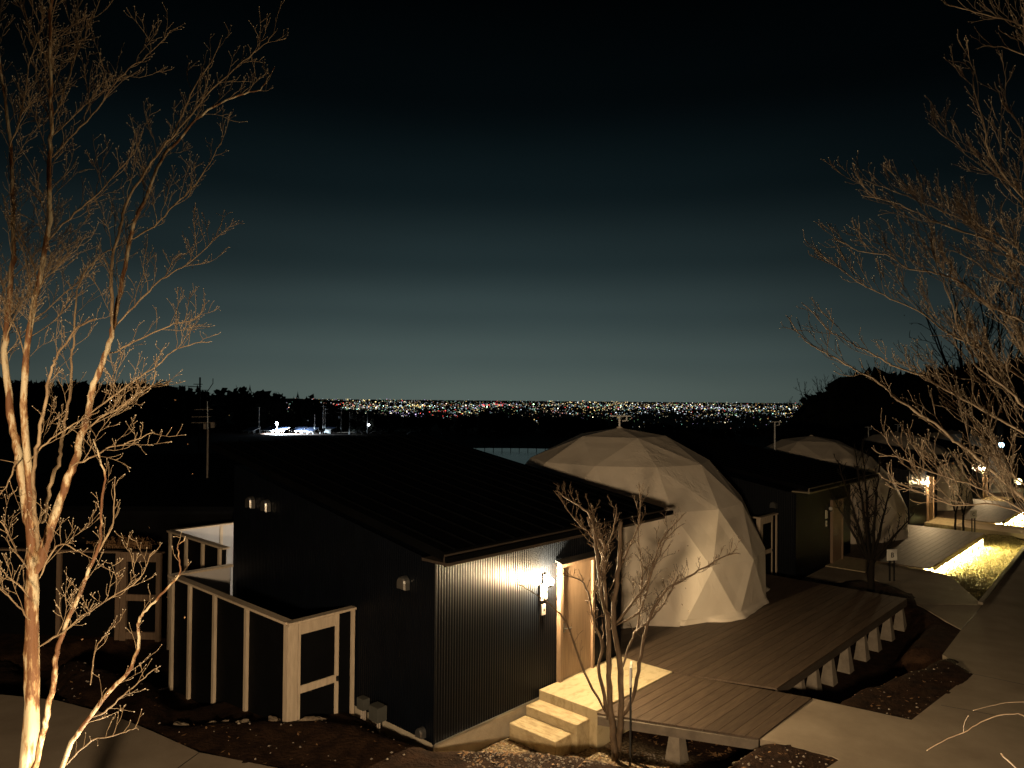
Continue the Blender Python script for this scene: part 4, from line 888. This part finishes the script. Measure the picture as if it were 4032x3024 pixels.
hr = empty('clipped_shrub', (-8.2, 17.6, -.5)); bo.parent = hr; tag(hr, 'low leafy shrub just above the dim boundary fence', 'shrub')
gb = MB()
for poly, n in ((turf_b, 15000), (turf_c, 6000)):
    xs = [p[0] for p in poly]; ys = [p[1] for p in poly]
    XX = rp_.uniform(min(xs), max(xs), n*3); YY = rp_.uniform(min(ys), max(ys), n*3); mk_ = inpoly(XX, YY, poly); XX = XX[mk_][:n]; YY = YY[mk_][:n]
    for x, y in zip(XX, YY):
        z = gz(x, y); a = rp_.uniform(0, 6.28); h = rp_.uniform(.02, .06); wv = .012; i0 = len(gb.v); lx, ly = rp_.normal(size=2)*.03
        gb.v += [(x-wv*math.cos(a), y-wv*math.sin(a), z), (x+wv*math.cos(a), y+wv*math.sin(a), z), (x+lx, y+ly, z+h)]; gb.f.append((i0, i0+1, i0+2))
tag(gb.build('grass', 'grass'), 'short dry winter turf beside the lit decks', 'grass', kind='stuff')

# ------------------------------------------------------------------ far woods
def conifer(mb, p, h, rn):
    n = int(26+h*3)
    for k in range(n):
        u = rn.uniform(.12, 1); r = (1-u)**.8*h*.24*rn.uniform(.6, 1.2)+.15; a = rn.uniform(0, 6.28); z = p[2]+u*h; i0 = len(mb.v); da = .5
        mb.v += [(p[0], p[1], z+h*.08), (p[0]+r*math.cos(a-da), p[1]+r*math.sin(a-da), z-h*.05), (p[0]+r*1.15*math.cos(a), p[1]+r*1.15*math.sin(a), z-h*.06), (p[0]+r*math.cos(a+da), p[1]+r*math.sin(a+da), z-h*.04)]
        mb.f += [(i0, i0+1, i0+2), (i0, i0+2, i0+3)]
    mb.tube([(p[0], p[1], p[2]-1), (p[0], p[1], p[2]+h)], [h*.02, .02], 4, False)
def broad(mb, p, h, rn):
    for k in range(150):
        d = rn.normal(size=3); d /= np.linalg.norm(d); rr_ = h*.30*rn.uniform(.5, 1.05); c = np.array([p[0], p[1], p[2]+h*.62])+d*rr_*np.array([1, 1, 1.15]); s = h*rn.uniform(.03, .075); a = rn.normal(size=3)*s; b_ = rn.normal(size=3)*s; i0 = len(mb.v)
        mb.v += [tuple(c-a), tuple(c+b_), tuple(c+a), tuple(c-b_)]; mb.f += [(i0, i0+1, i0+2), (i0, i0+2, i0+3)]
    mb.tube([(p[0], p[1], p[2]-1), (p[0], p[1], p[2]+h*.7)], [h*.03, .1], 5, False)
rn = np.random.default_rng(77)
def woodline(xs, tops, Yd, n, jit, mb, spread):
    for k in range(n):
        x = rn.uniform(xs[0], xs[-1]); yt = np.interp(x, xs, tops)+abs(rn.normal())*jit; Yk = Yd+rn.uniform(-spread, spread)
        p = V(x, yt, Yk); g = float(farz(np.array(p[0]), np.array(p[1]))); h = max(4, p[2]-g)
        (conifer if rn.uniform() < .45 else broad)(mb, (p[0], p[1], p[2]-h), h, rn)
fw = MB()
woodline([-30, 130, 290, 330, 380, 470, 560, 640, 700, 740, 790], [815, 826, 822, 824, 843, 850, 852, 858, 868, 880, 892], 330, 230, 8, fw, 40)
woodline([760, 830, 900, 990, 1050, 1100, 1180, 1260, 1330, 1420, 1560, 1650, 1760], [890, 893, 897, 899, 890, 893, 899, 900, 903, 912, 924, 920, 918], 300, 300, 6, fw, 45)
tag(fw.build('woodland', 'blacktree'), 'dark woodland closing off the valley below the city', 'woodland', kind='stuff')
# single trees that stand out of the wood
for k, (x, yt, cn_) in enumerate(((540, 834, 1), (568, 840, 0), (515, 833, 0), (478, 838, 0), (600, 846, 0), (643, 848, 1), (668, 853, 0), (712, 862, 1), (432, 838, 0), (395, 835, 0), (348, 818, 0), (300, 818, 0), (1050, 885, 0), (1085, 889, 0))):
    mb = MB(); Yk = 320+rn.uniform(-15, 15); p = V(x, yt, Yk); g = float(farz(np.array(p[0]), np.array(p[1]))); h = p[2]-g
    (conifer if cn_ else broad)(mb, (0, 0, 0), h, rn)
    r_ = empty('skyline_tree', (p[0], p[1], g)); tag(r_, {0: 'tall pointed conifer standing clear above the wooded ridge', 5: 'pointed conifer between two rounded trees on the falling ridge', 7: 'low pointed conifer nearest the city end of the wooded ridge', 1: 'rounded tree just right of the tall pointed conifer', 2: 'broad rounded tree just left of the tall pointed conifer', 8: 'rounded tree right behind the black crossed-arm pole', 12: 'rounded tree breaking the dark line below the red city lights', 13: 'smaller rounded tree just right of the one below the red city lights', 9: 'rounded tree between the black pole and the peeling tree', 3: 'small rounded tree second left of the tall pointed conifer', 4: 'rounded tree second right of the tall pointed conifer', 6: 'small rounded tree between the two lower conifers', 10: 'high rounded tree seen past the outer twigs of the peeling tree', 11: 'high rounded tree seen through the stems of the peeling tree'}[k], 'tree', 'conifers on the skyline' if cn_ else 'rounded trees on the skyline')
    mb.build('crown', 'blacktree', r_)
    MB().tube([(0, 0, -1), (0, 0, h*.5)], [.3, .15], 5).build('trunk', 'silhouettebark', r_)
# wooded rise on the right: dark mass and bare trees on its edge
rw = MB()
woodline([1700, 1760, 1800, 1850, 1900, 2000, 2100, 2250], [918, 862, 836, 812, 806, 800, 790, 770], 95, 170, 9, rw, 18)
tag(rw.build('woodland', 'blacktree'), 'dark wooded rise behind the right-hand dome tents', 'woodland', kind='stuff')
for k, (x, yt, yb) in enumerate(((1722, 850, 930), (1760, 822, 930), (1800, 815, 930), (1840, 798, 930), (2085, 640, 930), (2160, 600, 930), (1880, 790, 930))):
    Yk = 85+rn.uniform(-6, 6) if k not in (4, 5) else 48; p = V(x, yt, Yk); b_ = V(x, yb, Yk); h = p[2]-b_[2]
    T = Tree(200+k); T.budsize = 0; T.minr = .02; base = np.array([b_[0], b_[1], b_[2]-1.2]); T.limb([base, base+[0, 0, h*.35]], h*.025, h*.02, 6, True, .02, grow=False, root=False)
    for q in range(7):
        a = q*.9+k; sp_ = h*.30
        T.limb([base+[0, 0, h*.3], base+[sp_*.4*math.cos(a), sp_*.4*math.sin(a), h*.6], base+[sp_*.8*math.cos(a), sp_*.8*math.sin(a), h*.9], base+[sp_*math.cos(a), sp_*math.sin(a), h*rn.uniform(.95, 1.2)]], h*.012, h*.003, 4, False, .05, start=.2, gap=h*.07, length=h*.32, maxd=1)
    T.finish('skyline_tree', ('low thin bare tree rising beside the last city lights', 'bare tree on the rise, second from the city lights', 'bare tree on the rise, third from the city lights', 'bare tree on the rise above the second dome', 'tall dark bare tree behind the spreading branches', 'tallest dark bare tree behind the densest spreading branches', 'bare tree at the crest just inside the longest low branch')[k], tuple(base), 'silhouettebark', 'silhouettebark', 'bare trees on the right-hand rise')

# ------------------------------------------------------------------ flood-lit yard in the valley
YZ = -9.3
yd = [gp(940, 1712, YZ), gp(1290, 1712, YZ), gp(1330, 1700, YZ), gp(950, 1694, YZ)]
tag(poly_slab('yard', [(-112, 250, YZ), (-58, 250, YZ), (-56, 285, YZ), (-116, 288, YZ)], .4, 'concrete'), kind='structure')
def rack(x, y, wd, label, rz=0):
    r_ = empty('panel_rack', (x, y, YZ), rz); tag(r_, label, 'solar rack', 'solar racks in the flood-lit yard')
    for k in range(4):
        x0 = -wd/2+k*wd/4+.03; x1 = x0+wd/4-.06
        MB().hexa([(x0, -2, 1.0), (x1, -2, 1.0), (x1, 2, 2.3), (x0, 2, 2.3)], [(x0, -2, 1.05), (x1, -2, 1.05), (x1, 2, 2.35), (x0, 2, 2.35)]).build('panel', 'solar', r_)
    MB().hexa([(-wd/2-.05, -2.12, .96), (wd/2+.05, -2.12, .96), (wd/2+.05, -2.02, .99), (-wd/2-.05, -2.02, .99)], [(-wd/2-.05, -2.12, 1.08), (wd/2+.05, -2.12, 1.08), (wd/2+.05, -2.02, 1.11), (-wd/2-.05, -2.02, 1.11)]).build('edge_rail', 'whitepaint', r_)
    for sx_ in (-wd/2, 0, wd/2):
        MB().box((sx_-.06, -1.6, 0), (sx_+.06, -1.48, 1.13)).build('leg', 'whitepaint', r_); MB().box((sx_-.06, 1.48, 0), (sx_+.06, 1.6, 2.15)).build('leg', 'whitepaint', r_)
        MB().hexa([(sx_-.05, -2, .9), (sx_+.05, -2, .9), (sx_+.05, 2, 2.2), (sx_-.05, 2, 2.2)], [(sx_-.05, -2, .99), (sx_+.05, -2, .99), (sx_+.05, 2, 2.29), (sx_-.05, 2, 2.29)]).build('rafter', 'whitepaint', r_)
ORD = 'first second third fourth fifth sixth seventh eighth ninth tenth eleventh'.split()
for k in range(6): rack(-92+k*5.2, 262+(k % 2)*4, 4.6, 'low solar rack on white posts, %s in the row leading to the kiosk' % ORD[k], R(-25))
fl_p = at(1090, 1672, 258); fr_ = empty('floodlight', (fl_p[0], fl_p[1], YZ)); tag(fr_, 'glaring white floodlight on a mast over the solar racks', 'floodlight')
MB().tube([(0, 0, 0), (0, 0, fl_p[2]-YZ)], .09, 6).build('mast', 'farpole', fr_)
link('lamp_head', ico(.5, 2, (0, 0, fl_p[2]-YZ+.4)), 'flood', fr_)
fd = bpy.data.lights.new('flood', 'SPOT'); fd.energy = 260000; fd.spot_size = R(150); fd.spot_blend = .3; fd.color = (.72, .88, 1); fd.shadow_soft_size = .4
fo = bpy.data.objects.new('flood', fd); col.objects.link(fo); fo.parent = fr_; fo.location = (0, -.6, fl_p[2]-YZ-.2); fo.rotation_euler = (R(8), R(-12), 0)
def upole(x, y0, y1, Yd, label, arms=(), box=None, m_='farpole'):
    a, b_ = at(x, y1, Yd), at(x, y0, Yd); r_ = empty('utility_pole', (a[0], a[1], a[2]-.5)); H = float(b_[2]-a[2])+.5; tag(r_, label, 'utility pole', 'utility poles in the valley')
    MB().tube([(0, 0, 0), (0, 0, H)], [.22, .14], 7).build('pole', m_, r_)
    for (z, l0, l1) in arms: MB().box((l0, -.1, H-z-.07), (l1, .1, H-z+.07)).build('cross_arm', m_, r_)
    if box: MB().box((box[0], -.3, H-box[1]-1.1), (box[0]+.9, .3, H-box[1])).build('transformer', m_, r_)
upole(1020, 1602, 1682, 270, 'thin dim utility pole left of the floodlight', ((.2, -.5, .5),))
upole(1239, 1633, 1702, 262, 'short bare utility pole right of the solar racks')
upole(1272, 1592, 1703, 266, 'tall utility pole with two cross arms beside the white kiosk', ((.8, -1.0, 1.1), (1.7, .3, 1.9)))
upole(1280, 1606, 1703, 268, 'utility pole with a low cross arm crowding the tall pole by the kiosk', ((2.0, 0, 1.3),))
upole(1343, 1600, 1705, 264, 'pale utility pole with two left arms and a transformer', ((.9, -1.5, .2), (2.2, -1.6, .2)), (-1.0, 3.4))
upole(1376, 1621, 1711, 262, 'pale utility pole with one short right arm', ((.9, -.2, .9),), (.2, 1.4))
upole(1446, 1622, 1702, 262, 'dim utility pole carrying a small round lamp', ((.3, -.4, .4),))
b_ = at(1452, 1673, 261.5); o = link('street_lamp', ico(.42, 2), None); o.data.materials.append(MATS['smalllamp']); o.location = tuple(b_); tag(o, 'small round white lamp glowing on the dim valley pole', 'lamp')
# dark pole on the skyline with wires
a_, b_ = V(430, 960, 150), V(430, 815, 150); r_ = empty('utility_pole', (a_[0], a_[1], a_[2]-2)); H = float(b_[2]-a_[2])+2; tag(r_, 'black utility pole with crossed arms standing over the wooded ridge', 'utility pole')
MB().tube([(0, 0, 0), (0, 0, H)], .17, 6).build('pole', 'black', r_)
for z, l0, l1 in ((1.9, -2.4, .3), (1.4, -1.3, .5), (2.6, -.3, 1.8), (3.5, -1.6, .6)): MB().box((l0, -.07, H-z-.07), (l1, .07, H-z+.07)).build('cross_arm', 'black', r_)
MB().tube([(.7, .2, H-4), (2.5, .3, H-1.2), (2.5, .3, H-.2)], .08, 5).build('brace', 'black', r_)
for k, z in enumerate((1.6, 1.75)): MB().tube([(-2.3+k, 0, H-z), (-7, 1, H-z-.25), (-14, 3, H-z-.1)], .018, 3).build('wire', 'black', r_)
kx = at(1288, 1703, 262); r_ = empty('kiosk', (kx[0]+.6, kx[1], YZ-.1)); tag(r_, 'small white kiosk at the foot of the poles in the valley yard', 'kiosk')
MB().box((-1, -1, 0), (1, 1, 1.9)).build('body', 'whitepaint', r_); MB().box((-1.15, -1.15, 1.9), (1.15, 1.15, 2.05)).build('roof', 'farpole', r_); MB().box((.2, -1.04, .1), (.8, -1.0, 1.6)).build('door', 'farpole', r_)
w0, w1 = at(1385, 1712, 255), at(1618, 1720, 250)
r_ = empty('retaining_wall', (w0[0], w0[1], w0[2]-1.2)); tag(r_, 'low grey concrete retaining wall below parked cars in the valley', 'wall')
dx, dy = w1[0]-w0[0], w1[1]-w0[1]
for k in range(4):
    u0, u1 = k/4, (k+1)/4-.004; MB().hexa([(dx*u0, dy*u0, 0), (dx*u1, dy*u1, 0), (dx*u1, dy*u1+.4, 0), (dx*u0, dy*u0+.4, 0)], [(dx*u0, dy*u0, 1.8-k*.25), (dx*u1, dy*u1, 1.8-k*.25), (dx*u1, dy*u1+.4, 1.8-k*.25), (dx*u0, dy*u0+.4, 1.8-k*.25)]).build('wall_panel', 'block', r_)
for k, (x, lb) in enumerate(((1412, 'pale car parked at the left end of the retaining wall'), (1478, 'car parked behind the middle of the retaining wall'), (1628, 'car parked past the right end of the retaining wall'))):
    p = at(x, 1706, 262); r_ = empty('parked_car', (p[0], p[1], p[2]-.9), R(12*k)); tag(r_, lb, 'car', 'cars parked in the valley')
    prof = [(-2.1, .35), (2.1, .35), (2.15, .8), (1.3, .95), (.7, 1.42), (-1.1, 1.45), (-1.8, 1.0), (-2.15, .9)]
    MB().hexa([(a, -.85, c) for a, c in prof], [(a, .85, c) for a, c in prof]).build('body', 'carpaint', r_)
    MB().hexa([(a, -.87, c) for a, c in ((-1.5, 1.0), (1.1, 1.0), (.62, 1.36), (-1.05, 1.38))], [(a, .87, c) for a, c in ((-1.5, 1.0), (1.1, 1.0), (.62, 1.36), (-1.05, 1.38))]).build('window', 'carglass', r_)
    for wx in (-1.3, 1.3):
        for wy in (-.8, .8): MB().tube([(wx, wy-.1, .33), (wx, wy+.1, .33)], .33, 12).build('wheel', 'tyre', r_)
# distant ridge
mb = MB(); n = 60; rx = np.linspace(-6200, 1500, n)
hx = lambda x: 90*np.exp(-((x+4300)/700)**2)+55*np.exp(-((x+3300)/600)**2)+35*np.exp(-((x+2500)/500)**2)+60*np.exp(-((x+5600)/600)**2)
for k, x in enumerate(rx):
    h = float(hx(x))*.9+6*math.sin(k*1.3); mb.v += [(x, 9300, -121), (x, 9900, -121+max(h, 2)), (x, 10500, -121)]
for k in range(n-1):
    a = k*3; mb.f += [(a, a+3, a+4, a+1), (a+1, a+4, a+5, a+2)]
tag(mb.build('hills', 'hill', smooth=True), kind='structure')

# ------------------------------------------------------------------ city lights on the plain
m = bpy.data.materials.new('citylight'); m.use_nodes = True; t = m.node_tree; t.nodes.clear()
aa = t.nodes.new('ShaderNodeAttribute'); aa.attribute_name = 'tint'; e = t.nodes.new('ShaderNodeEmission'); t.links.new(aa.outputs['Color'], e.inputs[0]); e.inputs[1].default_value = 1.0
oo = t.nodes.new('ShaderNodeOutputMaterial'); t.links.new(e.outputs[0], oo.inputs[0]); m.cycles.emission_sampling = 'NONE'; MATS['citylight'] = m
cr_ = np.random.default_rng(21); cv, cf, cc = [], [], []
PAL = [((1, .86, .55), .29), ((.72, .90, 1), .25), ((1, .68, .24), .19), ((.45, 1, .8), .08), ((.7, .55, 1), .07), ((1, .5, .4), .04), ((1, .08, .06), .05), ((.5, 1, .45), .03)]
pc = np.array([c for c, _ in PAL]); pp = np.array([q for _, q in PAL]); pp /= pp.sum()
def light_at(u, dep, col_, st, sz):
    Yd = 125.0/dep; x = u*Yd; s = sz*Yd/740.0; h = cr_.uniform(4, 16); i0 = len(cv); p = (x, Yd, -120+h)
    for d in ((1, 0, 0), (-1, 0, 0), (0, 1, 0), (0, -1, 0), (0, 0, 1), (0, 0, -1)): cv.append((p[0]+d[0]*s, p[1]+d[1]*s, p[2]+d[2]*s*.8))
    cf.extend([(i0, i0+2, i0+4), (i0+2, i0+1, i0+4), (i0+1, i0+3, i0+4), (i0+3, i0, i0+4), (i0+2, i0, i0+5), (i0+1, i0+2, i0+5), (i0+3, i0+1, i0+5), (i0, i0+3, i0+5)])
    cc.extend([(col_[0]*st, col_[1]*st, col_[2]*st, 1)]*6)
for k in range(300):
    u0 = cr_.uniform(-.44, .46); d0 = .0078+abs(cr_.normal())*.010+cr_.uniform(0, .006); base_c = pc[cr_.choice(len(pc), p=pp)]; n = cr_.integers(3, 17)
    for q in range(n):
        u = u0+cr_.normal()*.012; d_ = d0+cr_.normal()*.0009
        if d_ < .0074: continue
        c = base_c if cr_.uniform() < .5 else pc[cr_.choice(len(pc), p=pp)]
        light_at(u, d_, c, float(np.exp(cr_.normal()*1.1)*.48), cr_.uniform(.22, .62))
for k in range(2200):
    d_ = .0075+cr_.exponential(.011); light_at(cr_.uniform(-.44, .47), d_, pc[cr_.choice(len(pc), p=pp)], float(np.exp(cr_.normal()*.9)*.25), cr_.uniform(.22, .5))
for u0, d0, c, n, sp_ in ((-.017, .0135, (1, .08, .10), 14, .004), (-.038, .0150, (1, .10, .10), 8, .006), (-.135, .0175, (1, .75, .25), 26, .016), (.10, .010, (1, .75, .35), 26, .03), (-.24, .011, (1, .8, .35), 22, .03), (.27, .0165, (.8, .95, 1), 40, .03), (.22, .023, (.85, .95, 1), 14, .02), (-.20, .0175, (1, .4, .35), 10, .03)):
    for q in range(n): light_at(u0+cr_.normal()*sp_, max(.0075, d0+cr_.normal()*.0012), c, cr_.uniform(.8, 2.4), cr_.uniform(.35, .7))
me = bpy.data.meshes.new('city_lights'); me.from_pydata(cv, [], cf); me.update()
ca = me.color_attributes.new('tint', 'FLOAT_COLOR', 'POINT'); ca.data.foreach_set('color', np.array(cc, np.float32).reshape(-1))
tag(link('city_lights', me, 'citylight'), 'thousands of coloured city lights spread over the distant plain', 'city lights', kind='stuff')

# ------------------------------------------------------------------ lamps that light the trees and the forecourt
def spot(name, p, target, watts, angle, colr=(1, .76, .46), label='', blend=.6, rad=.05):
    r_ = empty('ground_spotlight', p); tag(r_, label, 'spotlight', 'ground spotlights under the trees')
    MB().tube([(0, 0, -.2), (0, 0, .05)], .015, 6).build('spike', 'black', r_)
    d = Vector(tuple(map(float, np.array(target)-np.array(p)))).normalized()
    c0 = Vector((0, 0, .09)); MB().tube([tuple(c0-d*.09), tuple(c0+d*.05)], .055, 12).build('can', 'black', r_)
    ld_ = bpy.data.lights.new(name, 'SPOT'); ld_.energy = watts; ld_.spot_size = R(angle); ld_.spot_blend = blend; ld_.color = colr; ld_.shadow_soft_size = rad
    lo_ = bpy.data.objects.new(name, ld_); col.objects.link(lo_); lo_.parent = r_; lo_.location = c0+d*.07; lo_.rotation_euler = d.to_track_quat('-Z', 'Y').to_euler()
spot('uplight', (-3.42, 6.1, 1.1), (-4.0, 6.7, 5.0), 360, 125, label='ground spotlight aimed up the peeling tree')
spot('uplight', (3.7, 4.5, .6), (3.2, 5.6, 6.5), 820, 130, label='ground spotlight aimed up the spreading tree')
# warm lamp on the terrace wall of the lodge behind the camera
def wall_lamp(p, watts, label):
    r_ = empty('terrace_wall_lamp', p); tag(r_, label, 'lamp', 'terrace wall lamps')
    MB().box((-.06, -.16, -.12), (.06, -.10, .12)).build('back_plate', 'black', r_); MB().tube([(0, 0, .10), (0, 0, .14)], [.09, .03], 10).build('cap', 'black', r_)
    l_ = bpy.data.lights.new('wall_light', 'SPOT'); l_.spot_size = R(138); l_.spot_blend = .2; l_.energy = watts; l_.color = (1, .72, .43); l_.shadow_soft_size = .35
    q = bpy.data.objects.new('wall_light', l_); col.objects.link(q); q.parent = r_; q.rotation_euler = (R(34), 0, R(12))
wall_lamp((-.9, -2.6, 4.4), 5400, 'warm terrace wall lamp behind the viewpoint')
gl = gp(4010, 1925, -.9); o = empty('garden_lamp', (gl[0], gl[1], -.95)); tag(o, 'squat glowing garden lamp near the farthest deck', 'lamp')
link('diffuser', ico(.22, 2, (0, 0, .55)), 'garden', o); MB().tube([(0, 0, 0), (0, 0, .36)], .06, 8).build('stem', 'black', o)
bl_ = at(3000+1955*.4822, 1600+315*.4822, 47); o = link('marker_light', ico(.16, 2), None); o.data.materials.append(MATS['bluelamp']); o.location = tuple(bl_); tag(o, 'small pale blue light beside the farthest dome', 'lamp')
